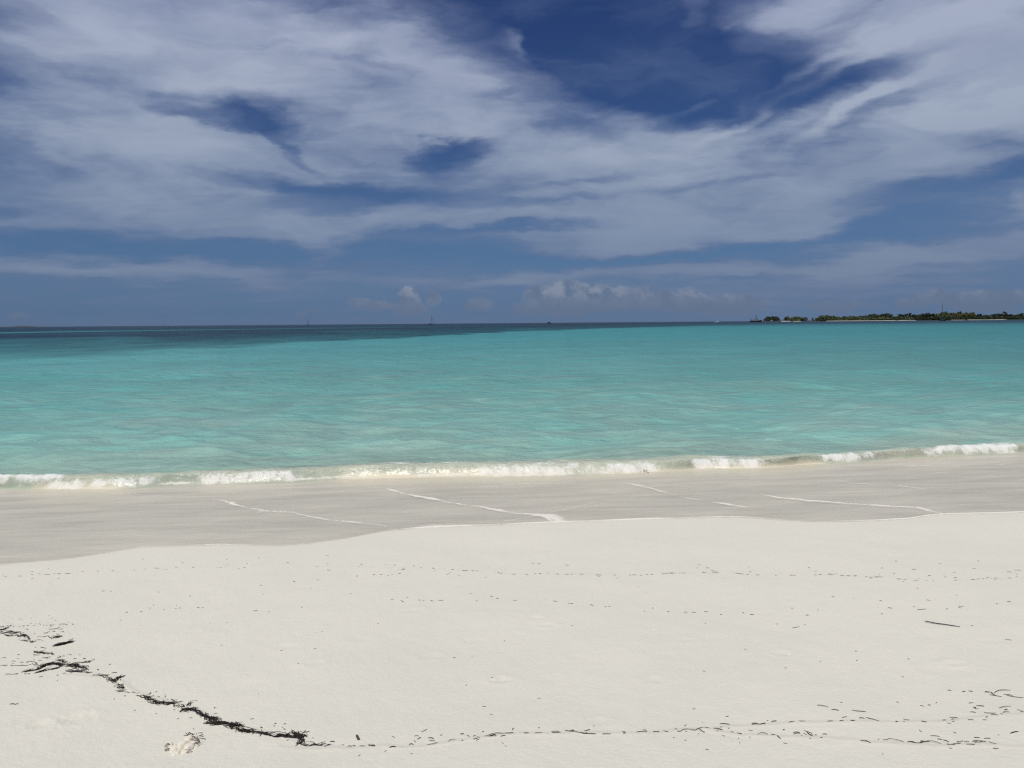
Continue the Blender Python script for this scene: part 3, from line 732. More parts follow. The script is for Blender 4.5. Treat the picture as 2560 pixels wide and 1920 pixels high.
def crown_mesh(kind, seed, mat):
    """crown of many small leaf sprays in a unit-height tree (height 1)"""
    rg = random.Random(seed); mb = MB()
    cl = []
    if kind == 'casuarina':
        for i in range(26):
            h = .12 + .84 * i / 25; w = .34 * (1 - h) ** .45 * (0.7 + .6 * rg.random()) + .03
            a = rg.random() * 6.28; cl.append((math.cos(a) * w * .7, math.sin(a) * w * .7, h, .07 + .05 * rg.random()))
    elif kind == 'round':
        for i in range(34):
            a = rg.random() * 6.28; rad = .46 * math.sqrt(rg.random()); h = .30 + .55 * rg.random() * (1 - .55 * (rad / .46) ** 2)
            cl.append((math.cos(a) * rad, math.sin(a) * rad, h, .11 + .06 * rg.random()))
    elif kind == 'shrub':
        for i in range(26):
            a = rg.random() * 6.28; rad = .75 * math.sqrt(rg.random()); h = .12 + .72 * rg.random() * (1 - .5 * rad)
            cl.append((math.cos(a) * rad, math.sin(a) * rad, h, .16 + .08 * rg.random()))
    elif kind == 'ragged':
        for i in range(24):
            a = rg.random() * 6.28; h = .16 + .80 * rg.random(); rad = (.46 - .24 * h) * rg.random() + .05
            cl.append((math.cos(a) * rad, math.sin(a) * rad, h, .06 + .07 * rg.random()))
    for (x, y, z, s) in cl:
        for k in range(20):
            d = Vector((rg.gauss(0, 1), rg.gauss(0, 1), rg.gauss(0, .8))).normalized() * s * rg.random() ** .4
            c = Vector((x, y, z)) + d
            u = Vector((rg.gauss(0, 1), rg.gauss(0, 1), rg.gauss(0, 1) + .5)).normalized(); v = u.cross(Vector((rg.gauss(0, 1), rg.gauss(0, 1), rg.gauss(0, 1)))).normalized()
            l = s * (.55 + .5 * rg.random()); w_ = l * .55
            mb.add([c - v * w_, c + u * l * .7, c + v * w_, c - u * l * .5], [(0, 1, 2, 3)])
    return mb.mesh('crown', mat)
def trunk_mesh(kind, seed):
    rg = random.Random(seed); mb = MB()
    lean = rg.uniform(-.04, .04)
    if kind == 'shrub':
        for k in range(4):
            a = k * 1.6 + rg.random(); mb.tube([(0, 0, -.05), (.2 * math.cos(a), .2 * math.sin(a), .3), (.42 * math.cos(a), .42 * math.sin(a), .55)], [.03, .022, .008], 5)
    else:
        top = .9 if kind != 'round' else .6
        mb.tube([(0, 0, -.04), (lean, 0, .3), (lean * 2, lean, top)], [.026, .02, .006], 6)
        for k in range(7):
            a = k * 2.4 + rg.random(); z0 = .22 + .08 * k; z0 = min(z0, top - .08); l = .30 * (1 - .5 * z0) if kind == 'round' else .22 * (1 - .7 * z0)
            mb.tube([(lean * z0 * 2, lean * z0, z0), (l * math.cos(a), l * math.sin(a), z0 + .14)], [.012, .004], 4)
    return mb.mesh('trunk', m_bark)
PROT = {}
for kind in ('casuarina', 'round', 'shrub', 'ragged'):
    for tone, mm in (('dark', m_leaf_dark), ('mid', m_leaf_mid), ('olive', m_leaf_olive)):
        PROT[kind, tone] = [(crown_mesh(kind, hash((kind, v)) % 1000 if False else 31 * v + len(kind) * 7, mm), trunk_mesh(kind, v * 5 + len(kind))) for v in range(3)]
def tree(kind, tone, X, hpx, D, wscale, label, group):
    x, y = at_dist(X, D)
    h = hpx * D / F
    name = {'casuarina': 'casuarina_tree', 'round': 'broad_tree', 'shrub': 'coastal_shrub', 'ragged': 'ragged_tree'}[kind]
    o = empty(name, (x, y, 2.0), random.random() * 6.28)
    o.scale = (h * wscale, h * wscale, h)
    tag(o, label, 'shrub' if kind == 'shrub' else 'tree', group)
    cm, tm = random.choice(PROT[kind, tone])
    for nm, me in (('crown', cm), ('trunk', tm)):
        c = bpy.data.objects.new(nm, me); COL.objects.link(c); c.parent = o
    return o
ORD = ['first', 'second', 'third', 'fourth', 'fifth', 'sixth', 'seventh', 'eighth', 'ninth', 'tenth', 'eleventh', 'twelfth', 'thirteenth', 'fourteenth', 'fifteenth', 'sixteenth', 'seventeenth', 'eighteenth', 'nineteenth']
TENS = {2: 'twent', 3: 'thirt', 4: 'fort', 5: 'fift', 6: 'sixt', 7: 'sevent', 8: 'eight', 9: 'ninet'}
def ordinal(k):          # k from 1
    if k < 20: return ORD[k - 1]
    t, u = divmod(k, 10)
    if t >= 10: return 'hundred and ' + ordinal(k - 100) if k > 100 else 'hundredth'
    return TENS[t] + ('ieth' if u == 0 else 'y-' + ORD[u - 1])
# (kind, tone, list of (X, height px, width), wording, group)
TREES = [
    ('round', 'dark', [(1919, 11.5, .95), (1925, 13, .9), (1931, 12.2, .95), (1938, 12.5, .9), (1943, 11, .9)], 'dark dense tree in the isolated round clump at island tip', 'trees of the left tip clump'),
    ('casuarina', 'mid', [(1964, 9.5, 1.1), (1969, 11, 1.1)], 'small pointed tree standing alone right of the round clump', 'small pointed trees'),
    ('ragged', 'mid', [(1979, 8, 1.3), (1984, 10, 1.4), (1991, 10.5, 1.2), (1997, 10, 1.2), (2004, 9, 1.4), (2010, 9, 1.3), (2016, 8.5, .9), (2032, 7, 1.0)], 'low ragged tree on the thinly wooded left end of the island', 'low ragged trees on the left end'),
    ('round', 'mid', [(2049, 13, .9), (2055, 14, .9), (2062, 14.2, .9), (2069, 14, .9), (2076, 14, .9), (2083, 13.5, .9), (2090, 12, .9), (2097, 9.5, 1.0)], 'grey green tree in the long flat topped clump', 'trees of the flat topped clump'),
    ('ragged', 'mid', [(2107, 10.5, 1.0), (2115, 10, 1.3), (2122, 11, 1.2), (2129, 11, 1.3), (2137, 10, 1.2), (2146, 11, 1.2), (2152, 11.5, 1.2), (2160, 12, 1.2), (2168, 10.5, 1.2)], 'ragged tree behind the long white beach', 'ragged trees behind the white beach'),
    ('casuarina', 'mid', [(2174, 14, 1.2), (2181, 15.5, 1.1), (2188, 14.5, 1.2), (2194, 13, 1.2), (2201, 14, 1.2), (2208, 16, 1.1), (2215, 16.5, 1.1), (2222, 15.5, 1.2), (2228, 14, 1.2), (2236, 9, 1.3), (2242, 9, 1.2)], 'tall feathery tree above the right half of the white beach', 'feathery trees above the white beach'),
    ('casuarina', 'dark', [(2249, 14.5, 1.2), (2255, 13.5, 1.2), (2262, 14, 1.2), (2272, 16.5, 1.2), (2283, 13, 1.3), (2290, 12, 1.3), (2298, 13, 1.2), (2306, 15, 1.1), (2313, 15.5, 1.1), (2319, 17, 1.0), (2326, 14.5, 1.2), (2332, 15, 1.0)], 'dark feathery tree left of the tall yacht mast', 'dark feathery trees left of the mast'),
    ('round', 'mid', [(2338, 16.5, .8), (2344, 18, .8), (2351, 19, .8), (2358, 20, .8), (2365, 20.5, .8), (2371, 20, .8)], 'tall full tree right behind the yacht mast', 'full trees behind the mast'),
    ('round', 'olive', [(2379, 17.5, .9), (2386, 18.5, .8), (2393, 20, .8), (2400, 21, .75), (2408, 19, .8), (2415, 19, .8), (2422, 18, .8), (2430, 21, .65)], 'olive tinted tree in the clump right of the yacht mast', 'olive trees right of the mast'),
    ('ragged', 'dark', [(2441, 13, 1.2), (2447, 13.5, 1.2), (2453, 10, 1.3), (2461, 10.5, 1.3), (2468, 11, 1.3), (2474, 10.5, 1.2)], 'dark ragged tree behind the right hand beach', 'dark trees behind the right hand beach'),
    ('casuarina', 'dark', [(2481, 12, 1.3), (2488, 13, 1.2), (2495, 14, 1.2), (2502, 13, 1.2), (2511, 18, 1.0), (2520, 11, 1.3), (2527, 12, 1.3), (2535, 10, 1.3), (2543, 11, 1.3), (2550, 13, 1.2), (2556, 14.5, 1.1), (2566, 12, 1.2), (2578, 13, 1.2)], 'dark feathery tree at the right end of the island', 'dark feathery trees at the right end'),
]
for kind, tone, lst, word, grp in TREES:
    for i, (X, hp, w) in enumerate(lst):
        lab = word if len(lst) == 1 else f'{word}, {ordinal(i + 1)} from the left'
        tree(kind, tone, X, hp + 0.5, ISL_D + random.uniform(35, 90), w * (1.45 if kind in ('casuarina', 'ragged') else 1.05), lab, grp)
back = list(range(2052, 2436, 8)) + list(range(2440, 2566, 9))
for i, X in enumerate(back):
    tall = np.interp(X, [2050, 2098, 2104, 2165, 2180, 2230, 2240, 2260, 2330, 2345, 2430, 2440, 2560], [10, 8, 7, 8, 11, 11, 7, 10, 11, 14, 14, 9, 10]) + random.uniform(-1, 1.2)
    tree('round', 'mid' if X < 2250 or 2375 < X < 2436 else 'dark', X, tall, ISL_D + random.uniform(95, 125), 1.15, f'full tree in the back row of the island wood, {ordinal(i + 1)} from the left', 'back row trees of the island')
shrubs = [1916, 1940, 1981, 1988, 1995, 2003, 2010] + list(range(2046, 2566, 7))
for i, X in enumerate(shrubs):
    tree('shrub', 'dark' if X > 2290 or X < 1950 else 'mid', X + random.uniform(-2, 2), random.uniform(7.5, 10.5), ISL_D + random.uniform(10, 34), 1.05, f'dark low shrub along the island shore under the trees, {ordinal(i + 1)} from the left', 'low shrubs along the island shore')
m_rock = simple_mat('dark_rock', (.028, .027, .027), .95, .4, .3)
for i, (X0, X1, hp, word) in enumerate(((1945, 1963, 3.2, 'low dark rock ledge beside the round clump of trees'), (2019, 2030, 2.6, 'small dark rock ledge left of the lone shrub'), (2035, 2047, 3.6, 'dark rock ledge just left of the flat topped clump'))):
    x0 = at_dist(X0, ISL_D)[0]; x1 = at_dist(X1, ISL_D)[0]; mb = MB(); rings = []
    for k in range(9):
        x = x0 + (x1 - x0) * k / 8; h = hp * ISL_D / F * (0.55 + .45 * math.sin(math.pi * min(max(k / 8, .12), .88))) * random.uniform(.8, 1.1)
        rings.append([(x, ISL_D + 12 + random.uniform(-2, 2), -.4), (x, ISL_D + 14, h * .8), (x, ISL_D + 20, h), (x, ISL_D + 32, h * .7), (x, ISL_D + 36, -.4)])
    mb.loft(rings)
    tag(mb.build('rock_ledge', m_rock), word, 'rock', 'rock ledges on the island')

# ------------------------------------------------------------------ boats
m_navy = simple_mat('navy_hull', (.008, .009, .016), .5, .2, .3)
m_black = simple_mat('dark_paint', (.016, .017, .02), .5, .2, .3)
m_wood = simple_mat('weathered_paint', (.10, .105, .095), .6, .25, .4)
m_offw = simple_mat('weathered_white', (.26, .28, .27), .55, .2, .4)
m_white = simple_mat('white_paint', (.75, .76, .76), .4)
m_alu = simple_mat('mast_metal', (.055, .065, .08), .5)
m_canvas = simple_mat('dark_canvas', (.035, .045, .065), .9, .2, .8)
m_glass = simple_mat('window_glass', (.01, .012, .016), .15)
def hull(mb, L, B, fb, draft, sheer, stern=.75, y0=0.0):
    """hull along +X (bow at +X), waterline at z = 0"""
    rings = []
    for k in range(13):
        t = k / 12; x = -L / 2 + L * t
        w = B / 2 * (stern + (1 - stern) * min(t / .35, 1)) * (1 - max(0, (t - .45) / .55) ** 2.2) + .02
        zt = fb * (1 + sheer * (max(0, t - .3) / .7) ** 1.8 + .15 * (1 - min(t / .3, 1)))
        fl = 1 - .35 * max(0, (t - .4) / .6)
        xo = .06 * L * max(0, (t - .8) / .2)
        rings.append([(x + xo, y0 - w, zt), (x + xo * .4, y0 - w * .92 * fl, .15 * fb), (x, y0 - w * .5 * fl, -draft), (x, y0 + w * .5 * fl, -draft), (x + xo * .4, y0 + w * .92 * fl, .15 * fb), (x + xo, y0 + w, zt)])
    mb.loft(rings)
def boat(name, X, D, rz, label, group=None, cat='boat'):
    x, y = at_dist(X, D)
    o = empty(name, (x, y, 0), rz); tag(o, label, cat, group)
    return o
def sailboat(X, D, rz, L, mast, label, mat_h, group, dodger=True):
    o = boat('sailboat', X, D, rz, label, group, 'sailboat')
    mb = MB(); hull(mb, L, L * .29, 1.25, .6, .45); mb.build('hull', mat_h, o, True)
    mb = MB(); mb.loft([[(L * a, -w, 1.25), (L * a, -w * .8, h), (L * a, w * .8, h), (L * a, w, 1.25)] for a, w, h in ((-.18, .9, 2.0), (-.1, 1.25, 2.25), (.1, 1.1, 2.1), (.24, .6, 1.7))]); cab = mb.build('cabin', m_wood, o)
    w = MB()
    for sgn in (-1, 1): w.box((0, sgn * 1.18, 1.75), (L * .2, .1, .28))
    w.build('window', m_glass, cab)
    mb = MB(); mb.tube([(L * .08, 0, 1.2), (L * .075, 0, mast * .5), (L * .07, 0, mast)], [.26, .23, .16], 8); mt = mb.build('mast', m_alu, o)
    for z in (mast * .42, mast * .68):
        s = MB(); s.box((L * .075, 0, z), (.12, L * .16, .1)); s.build('spreader', m_alu, mt)
    mb = MB(); mb.tube([(L * .08, 0, 2.9), (-L * .34, 0, 2.8)], .14, 6); bm_ = mb.build('boom', m_alu, o)
    mb = MB(); mb.tube([(L * .06, 0, 3.12), (-L * .12, 0, 3.2), (-L * .33, 0, 2.98)], [.30, .28, .15], 8); mb.build('furled_mainsail', m_canvas, o)
    mb = MB(); mb.tube([(L * .52, 0, 1.9), (L * .34, 0, mast * .38), (L * .07, 0, mast * .97)], [.24, .30, .10], 6); mb.build('furled_jib', m_canvas, o)
    mb = MB()
    mb.tube([(-L * .49, 0, 1.3), (L * .07, 0, mast)], .05, 4)
    for sgn in (-1, 1): mb.tube([(L * .05, sgn * L * .14, 1.3), (L * .075, sgn * L * .08, mast * .42), (L * .07, 0, mast * .97)], .05, 4)
    mb.build('rigging', m_alu, o)
    if dodger:
        mb = MB(); mb.loft([[(-L * .46 + .6 * k, -1.4, 2.5), (-L * .46 + .6 * k, -1.2, 3.0 + .15 * math.sin(k)), (-L * .46 + .6 * k, 1.2, 3.0 + .15 * math.sin(k)), (-L * .46 + .6 * k, 1.4, 2.5)] for k in range(6)])
        for sgn in (-1, 1):
            for kx in (0, 3.0): mb.tube([(-L * .46 + kx, sgn * 1.35, 1.2), (-L * .46 + kx, sgn * 1.35, 2.6)], .05, 5)
        mb.build('cockpit_canopy', m_canvas, o)
    return o
sailboat(1078, 1900, math.radians(-20), 14.0, 23.5, 'larger of the two sailboats on the horizon, bare mast, furled jib slanting to the right', m_black, 'sailboats on the horizon')
sailboat(770, 2350, math.radians(-55), 12.5, 20.5, 'smaller dark sailboat on the horizon, left of the larger one', m_black, 'sailboats on the horizon')
# catamaran in front of the island, seen from behind
o = boat('catamaran', 2356, 1500, math.radians(84), 'sailing catamaran with very tall bare mast anchored in front of the island trees', cat='sailboat')
for sgn in (-1, 1):
    mb = MB(); hull(mb, 15, 1.6, 1.6, .5, .2, .8, sgn * 3.4); mb.build('hull', m_black, o, True)
mb = MB(); mb.loft([[(a, -w, 1.3), (a, -w * .9, h), (a, w * .9, h), (a, w, 1.3)] for a, w, h in ((-6.5, 3.0, 1.8), (-5, 3.1, 3.4), (1.5, 2.8, 3.5), (4.5, 1.8, 2.4))]); c = mb.build('cabin', m_black, o)
w = MB(); w.box((-6.0, 0, 2.35), (.5, 4.2, .6)); w.build('window', m_glass, c)
mb = MB(); mb.tube([(1.5, 0, 1.5), (1.4, 0, 18), (1.2, 0, 35.5)], [.30, .27, .18], 8); mt = mb.build('mast', m_alu, o)
for z in (13, 23):
    s = MB(); s.box((1.4, 0, z), (.12, 3.0 if z < 20 else 2.2, .12)); s.build('spreader', m_alu, mt)
mb = MB(); mb.tube([(1.4, 0, 5.0), (-6.5, 0, 5.0)], .2, 6); mb.build('boom', m_alu, o)
mb = MB(); mb.tube([(1.0, 0, 5.3), (-6.2, 0, 5.25)], [.4, .25], 8); mb.build('furled_mainsail', m_canvas, o)
mb = MB(); mb.tube([(7.4, 0, 1.8), (1.3, 0, 32)], .10, 5)
for sgn in (-1, 1): mb.tube([(0, sgn * 3.4, 1.8), (1.4, sgn * 1.4, 13), (1.2, 0, 33)], .05, 4)
mb.build('rigging', m_alu, o)
# small motor boat
o = boat('motor_boat', 1373, 2500, math.radians(200), 'small dark motor boat alone on the horizon between the sailboats and the work ship')
mb = MB(); hull(mb, 13.5, 4.0, 1.9, .6, .6, .85); mb.build('hull', m_black, o, True)
mb = MB(); mb.loft([[(a, -w, 1.8), (a, -w * .85, h), (a, w * .85, h), (a, w, 1.8)] for a, w, h in ((-1.5, 1.5, 4.2), (0, 1.6, 5.6), (2.2, 1.6, 5.5), (4.0, 1.2, 3.6))]); c = mb.build('cabin', m_black, o)
w = MB(); w.box((3.3, 0, 4.35), (.3, 1.9, .7)); w.build('window', m_glass, c)
mb = MB(); mb.tube([(-5.0, 0, 1.8), (-5.0, 0, 6.2)], .22, 6); mb.tube([(-5.0, 0, 4.6), (-6.4, 0, 5.6)], .12, 5); mb.build('mast', m_wood, o)
mb = MB(); mb.box((-3.6, 0, 2.3), (2.2, 2.4, .9)); mb.build('engine_box', m_wood, o)
# white speedboat and its wake
o = boat('speedboat', 1794, 2600, math.radians(5), 'tiny white speedboat running on the horizon left of the work ship')
mb = MB(); hull(mb, 8, 2.4, 1.1, .3, .5, .9); mb.build('hull', m_white, o, True)
mb = MB(); mb.loft([[(a, -w, 1.5), (a, -w * .8, h), (a, w * .8, h), (a, w, 1.5)] for a, w, h in ((-1.2, 1.0, 2.6), (.6, 1.0, 2.7), (2.4, .8, 1.7))]); mb.build('cabin', m_white, o)
mb = MB(); mb.loft([[(-4.5 - k * 1.6, -1.2 - .25 * k, -.2), (-4.5 - k * 1.6, 0, .9 * math.exp(-k * .35)), (-4.5 - k * 1.6, 1.2 + .25 * k, -.2)] for k in range(7)]); mb.build('wake', m_white, o)
# work ship by the island's left tip
o = boat('work_ship', 1889.5, 1950, math.radians(8), 'dark hulled work ship with a lattice mast by the island left tip', cat='ship')
mb = MB(); hull(mb, 30, 7.2, 2.9, 1.2, .85, .9); mb.build('hull', m_navy, o, True)
mb = MB(); mb.loft([[(a, -w, 2.8), (a, -w, h), (a, w, h), (a, w, 2.8)] for a, w, h in ((-3.2, 2.4, 6.4), (4.2, 2.4, 6.4))]); dh = mb.build('deckhouse', m_offw, o)
w = MB()
for sgn in (-1, 1):
    for k in range(4): w.box((-2.3 + 1.8 * k, sgn * 2.42, 5.0), (.7, .1, .7))
w.build('window', m_glass, dh)
mb = MB(); mb.loft([[(a, -w, 6.4), (a, -w * .95, h), (a, w * .95, h), (a, w, 6.4)] for a, w, h in ((-.5, 2.0, 9.0), (3.6, 2.0, 9.2))]); wh = mb.build('wheelhouse', m_offw, o)
w = MB(); w.box((3.65, 0, 8.2), (.2, 3.2, .8))
for sgn in (-1, 1): w.box((1.6, sgn * 1.98, 8.2), (3.2, .1, .8))
w.build('window', m_glass, wh)
mb = MB(); mb.tube([(5.6, 0, 2.8), (5.6, 0, 11.2)], .38, 6); mb.build('funnel', m_black, o)
mb = MB()
for sx, sy in ((-1, -1), (1, -1), (1, 1), (-1, 1)): mb.tube([(.6 + sx * 1.9, sy * 1.3, 8.8), (.6 + sx * .35, sy * .3, 16.5)], .16, 5)
for z, h_ in ((10.5, 1.6), (12.4, 1.2), (14.2, .8)):
    mb.box((.6, 0, z), (h_ * 2, h_ * 1.4, .18))
mb.tube([(.6, 0, 15.5), (.6, 0, 19.2)], .14, 5); mb.box((.6, 0, 16.3), (3.0, .35, .35)); mb.box((.6, 0, 14.9), (2.4, 1.6, .7)); mb.build('lattice_mast', m_alu, o)
mb = MB(); mb.tube([(-13.6, -2.6, 2.8), (-14.2, -2.2, 9.6), (-14.2, 2.2, 9.6), (-13.6, 2.6, 2.8)], .30, 6); mb.build('stern_gantry', m_black, o)
mb = MB(); mb.tube([(-2.5, 0, 7.2), (-8, 0, 6.4), (-13.2, 0, 5.2)], [.32, .28, .2], 6); mb.tube([(-11, 0, 2.8), (-11, 0, 7.8)], .22, 6); mb.build('cargo_boom', m_wood, o)
mb = MB()
for (x, l, h_) in ((-10.6, 2.2, 1.8), (-7.2, 2.6, 1.3), (7.2, 1.8, 1.0)): mb.box((x, 0, 2.8 + h_ / 2), (l, 3.2, h_))
mb.build('deck_gear', m_wood, o)
mb = MB(); mb.tube([(15.3, 0, 5.2), (15.5, 0, 7.4)], .12, 5); mb.build('bow_post', m_black, o)

# ------------------------------------------------------------------ things on the sand
m_grass = simple_mat('dried_seagrass', (.052, .044, .041), .65, .5, 30.0, .25, .5)
m_grass_b = simple_mat('brown_seagrass', (.075, .048, .034), .65, .4, 30.0, .25, .4)
m_tangle = simple_mat('dark_seagrass', (.030, .023, .019), .6, .6, 40.0, .25, .2)
def ribbon(mb, p0, p1, w, th, bow, lift, seg=6, zf=None, tip=.35, twist=0.0):
    """a thin blade from p0 to p1 (x, y, z), bowed sideways, with thickness"""
    p0 = Vector(p0); p1 = Vector(p1); d = p1 - p0; L = max(d.length, 1e-5); t = d.normalized(); s = Vector((-t.y, t.x, 0))
    if s.length < 1e-4: s = Vector((1, 0, 0))
    s.normalize(); rings = []
    for k in range(seg + 1):
        f = k / seg; c = p0.lerp(p1, f) + s * bow * L * 4 * f * (1 - f) + Vector((0, 0, lift * 4 * f * (1 - f)))
        hw = w / 2 * (1 - (1 - tip) * max(0, (abs(f - .5) - .3) / .2))
        tw = twist * (f - .5); a = s * math.cos(tw) + Vector((0, 0, math.sin(tw)))
        u = Vector((0, 0, 1))
        rings.append([c - a * hw, c + a * hw, c + a * hw * .9 + u * th, c - a * hw * .9 + u * th])
    mb.loft(rings)

def conv(lst, ox, oy, s):
    return [(ox + a * s, oy + b_ * s, ox + c * s, oy + d * s) for (a, b_, c, d) in lst]
Z4 = conv([(880,275,955,289),(972,305,1022,311),(1103,306,1196,314),(1195,352,1280,378),(1040,357,1074,349),(1150,357,1187,359),(1435,353,1475,358),(1550,366,1587,369),(1390,237,1410,240),(1543,256,1572,262),(1592,252,1612,255),(1733,331,1788,338),(1905,255,1957,261),(1885,262,1908,280),(1890,268,1905,266),(2050,273,2128,262),(2085,286,2108,283),(1865,298,1903,303),(1955,303,2030,308),(2000,318,2045,322),(2075,307,2120,303),(1965,333,1980,330),(1850,348,1888,348),(1745,349,1765,350),(1688,354,1712,352),(1858,240,1888,238),(2190,300,2212,300),(1720,156,1745,159),(1855,160,1883,166),(1815,166,1838,164),
(255,379,320,383),(460,383,500,383),(462,394,520,392),(515,389,548,379),(520,386,552,389),(585,374,622,369),(697,385,735,380),(775,382,806,380),(1025,381,1052,381),(1096,379,1125,377),(1385,377,1402,376),(945,383,985,382)], 1700, 1660, .3888)
Z4b = conv([(215,415,275,421),(325,435,348,440),(498,454,566,457),(585,458,613,458),(622,467,648,485),(660,430,675,426),(725,447,770,450),(730,457,775,455),(795,435,850,450),(815,440,850,468),(840,455,855,470),(865,459,880,459),(915,455,945,458),(902,481,916,481),(1160,501,1228,515),(1325,492,1350,482),(1350,483,1440,503),(1460,503,1505,500),(1480,500,1560,505),(1540,505,1605,495),(1560,502,1680,508),(1610,455,1670,458),(1655,475,1685,476),(1690,478,1730,492),(1755,427,1775,435),(1890,462,1930,463),(1955,468,1997,468),(1780,492,1820,482),(1825,487,1860,489),(1880,488,1920,482),(1720,516,1770,515),(1755,510,1805,507),(1840,512,1895,511),(1895,500,1970,488),(1920,495,1965,485),(1983,487,2035,506),(2012,529,2050,530),(2123,433,2178,420)], 1700, 1660, .3888)
Z4c = conv([(1958,167,1990,168),(1970,168,2015,180),(1990,185,2070,198),(2020,178,2124,158),(2080,182,2140,190),(2100,188,2210,205),(2000,172,2030,190)], 1700, 1660, .3888)
Z3 = conv([(0,390,38,385),(30,402,75,390),(60,372,92,375),(168,405,195,404),(198,398,217,399),(243,403,275,404),(298,391,340,404),(295,400,338,398),(425,412,468,412),(545,392,576,389),(622,313,658,295),(578,340,606,339),(597,358,620,346),(577,365,585,377),(663,350,700,356),(672,365,707,367),(860,330,886,329),(902,335,918,348),(940,344,960,343),(658,393,725,384),(787,378,832,362),(870,371,880,370),(940,362,970,357),(1010,346,1080,335),(1035,338,1125,325),(1040,346,1085,341),(1125,322,1190,322),(1110,342,1140,338),(1183,303,1192,290),(1252,322,1284,322),(1318,324,1368,318),(1420,313,1475,322),(1425,318,1480,319),(1505,302,1560,312),(1530,307,1590,320),(1590,318,1650,324),(1640,323,1695,325),(1622,308,1658,296),(1733,326,1788,326),(1862,324,1880,323),(1945,320,2005,318),(1982,305,2010,316),(2045,315,2085,318),(2110,311,2140,319),(2180,293,2195,305),(2195,316,2212,316),(2212,318,2270,304),(2270,304,2300,308),(2300,310,2390,293),(2330,302,2362,322)], 800, 1700, .4069)
Z5a = conv([(110,94,175,100),(192,102,210,102),(260,106,290,106),(400,112,413,112),(508,113,552,113),(683,110,708,110),(718,107,740,104),(782,103,830,107),(790,107,815,106),(835,100,850,100),(875,111,902,112),(915,114,950,117),(975,118,990,120),(1085,128,1113,128),(1120,126,1183,128),(1125,128,1150,129),(1285,140,1322,144),(1335,143,1355,143),(1410,148,1442,150),(1500,150,1508,150),(1545,151,1560,151),(1700,132,1727,134),(1705,150,1727,152),(1828,147,1858,144),(1868,142,1893,141),(1910,141,1922,140),(1990,134,2022,136),(2095,135,2118,135),(2150,128,2165,128),(2083,89,2123,92),(2143,77,2187,78),(1393,75,1425,75),(1515,115,1535,115),(1632,126,1645,126),(1260,103,1275,103),(1170,63,1188,63),(1272,11,1292,12),(1870,6,1888,6),(640,53,655,55),(1590,27,1605,28)], 1800, 1400, .3436)
Z5b = conv([(1430,205,1445,206),(1713,252,1728,253),(1502,290,1530,294),(2087,302,2118,302),(2008,313,2022,314),(1733,332,1775,335),(1735,340,1755,345),(1645,352,1660,350),(1435,358,1500,353),(1405,338,1418,338),(1220,349,1252,353),(1160,301,1180,304),(810,273,833,278),(517,354,533,354),(625,405,647,404),(525,495,577,487),(218,399,248,400),(160,386,178,387),(2073,573,2123,581),(1365,708,1378,712),(980,657,995,659),(1170,394,1185,394)], 1800, 1400, .3436)
Z6a = conv([(65,112,78,109),(158,104,172,103),(197,103,212,103),(300,97,313,97),(318,74,338,73),(595,72,608,73),(652,76,685,76),(705,77,720,77),(732,76,740,77),(850,88,858,90),(870,91,878,92),(925,97,952,97),(1003,99,1020,99),(1052,98,1064,97),(1075,98,1092,98),(1122,95,1132,95),(1170,99,1190,101),(1220,102,1243,102),(1255,102,1264,103),(1305,104,1322,104),(1392,107,1425,107),(1490,107,1504,108),(1577,105,1590,105),(1595,105,1618,104),(1636,106,1645,107),(1670,104,1682,104),(1697,104,1708,103),(1755,102,1780,101),(1780,102,1838,99),(1850,99,1862,99),(1868,99,1888,99),(1980,92,2005,96),(2035,92,2075,94),(2000,66,2022,66),(2030,80,2062,85),(270,51,288,52),(380,54,390,55),(420,65,433,66),(90,45,102,49),(488,66,498,66),(1040,38,1050,39),(1068,39,1090,41),(1220,48,1245,50)], 860, 1390, .4521)
Z6b = conv([(258,244,275,245),(313,249,330,258),(345,234,355,234),(408,246,425,247),(435,249,445,252),(477,249,493,252),(520,246,550,247),(728,253,738,252),(810,225,822,226),(840,234,855,237),(935,250,958,248),(1155,253,1180,255),(1238,263,1248,264),(1250,264,1268,265),(1358,269,1380,274),(1440,278,1452,279),(1460,279,1475,281),(1655,302,1667,302),(1787,304,1800,304),(1880,310,1900,309),(1922,313,1948,311),(1990,304,2015,307),(2080,321,2090,325),(1702,284,1712,284)], 860, 1390, .4521)
Z7a = conv([(115,134,138,133),(200,121,216,121),(283,123,320,120),(343,117,356,116),(368,116,393,115),(416,112,453,112),(527,98,537,99),(623,97,636,96),(717,95,731,93),(858,89,867,88),(930,83,941,84),(992,78,1025,80),(1124,75,1145,72),(1168,44,1180,44),(910,23,924,21),(1415,76,1424,77),(1565,75,1578,74),(1452,22,1462,22),(1658,13,1666,14),(1840,44,1858,44),(2100,49,2110,49),(2103,86,2127,87),(200,151,217,148)], 0, 1390, .3888)
Z7b = conv([(656,230,674,230),(706,232,720,231),(1013,234,1025,234),(1215,259,1228,256),(1884,164,1900,164),(2038,152,2052,152),(1672,193,1686,190),(805,369,823,369),(902,363,916,363),(961,338,970,339),(1050,348,1060,348),(1127,338,1135,338),(1150,335,1163,335),(1265,334,1282,334),(1300,332,1308,333),(1626,350,1658,350),(1725,358,1738,357),(1935,331,1947,331),(770,420,778,421),(983,318,993,317)], 0, 1390, .3888)
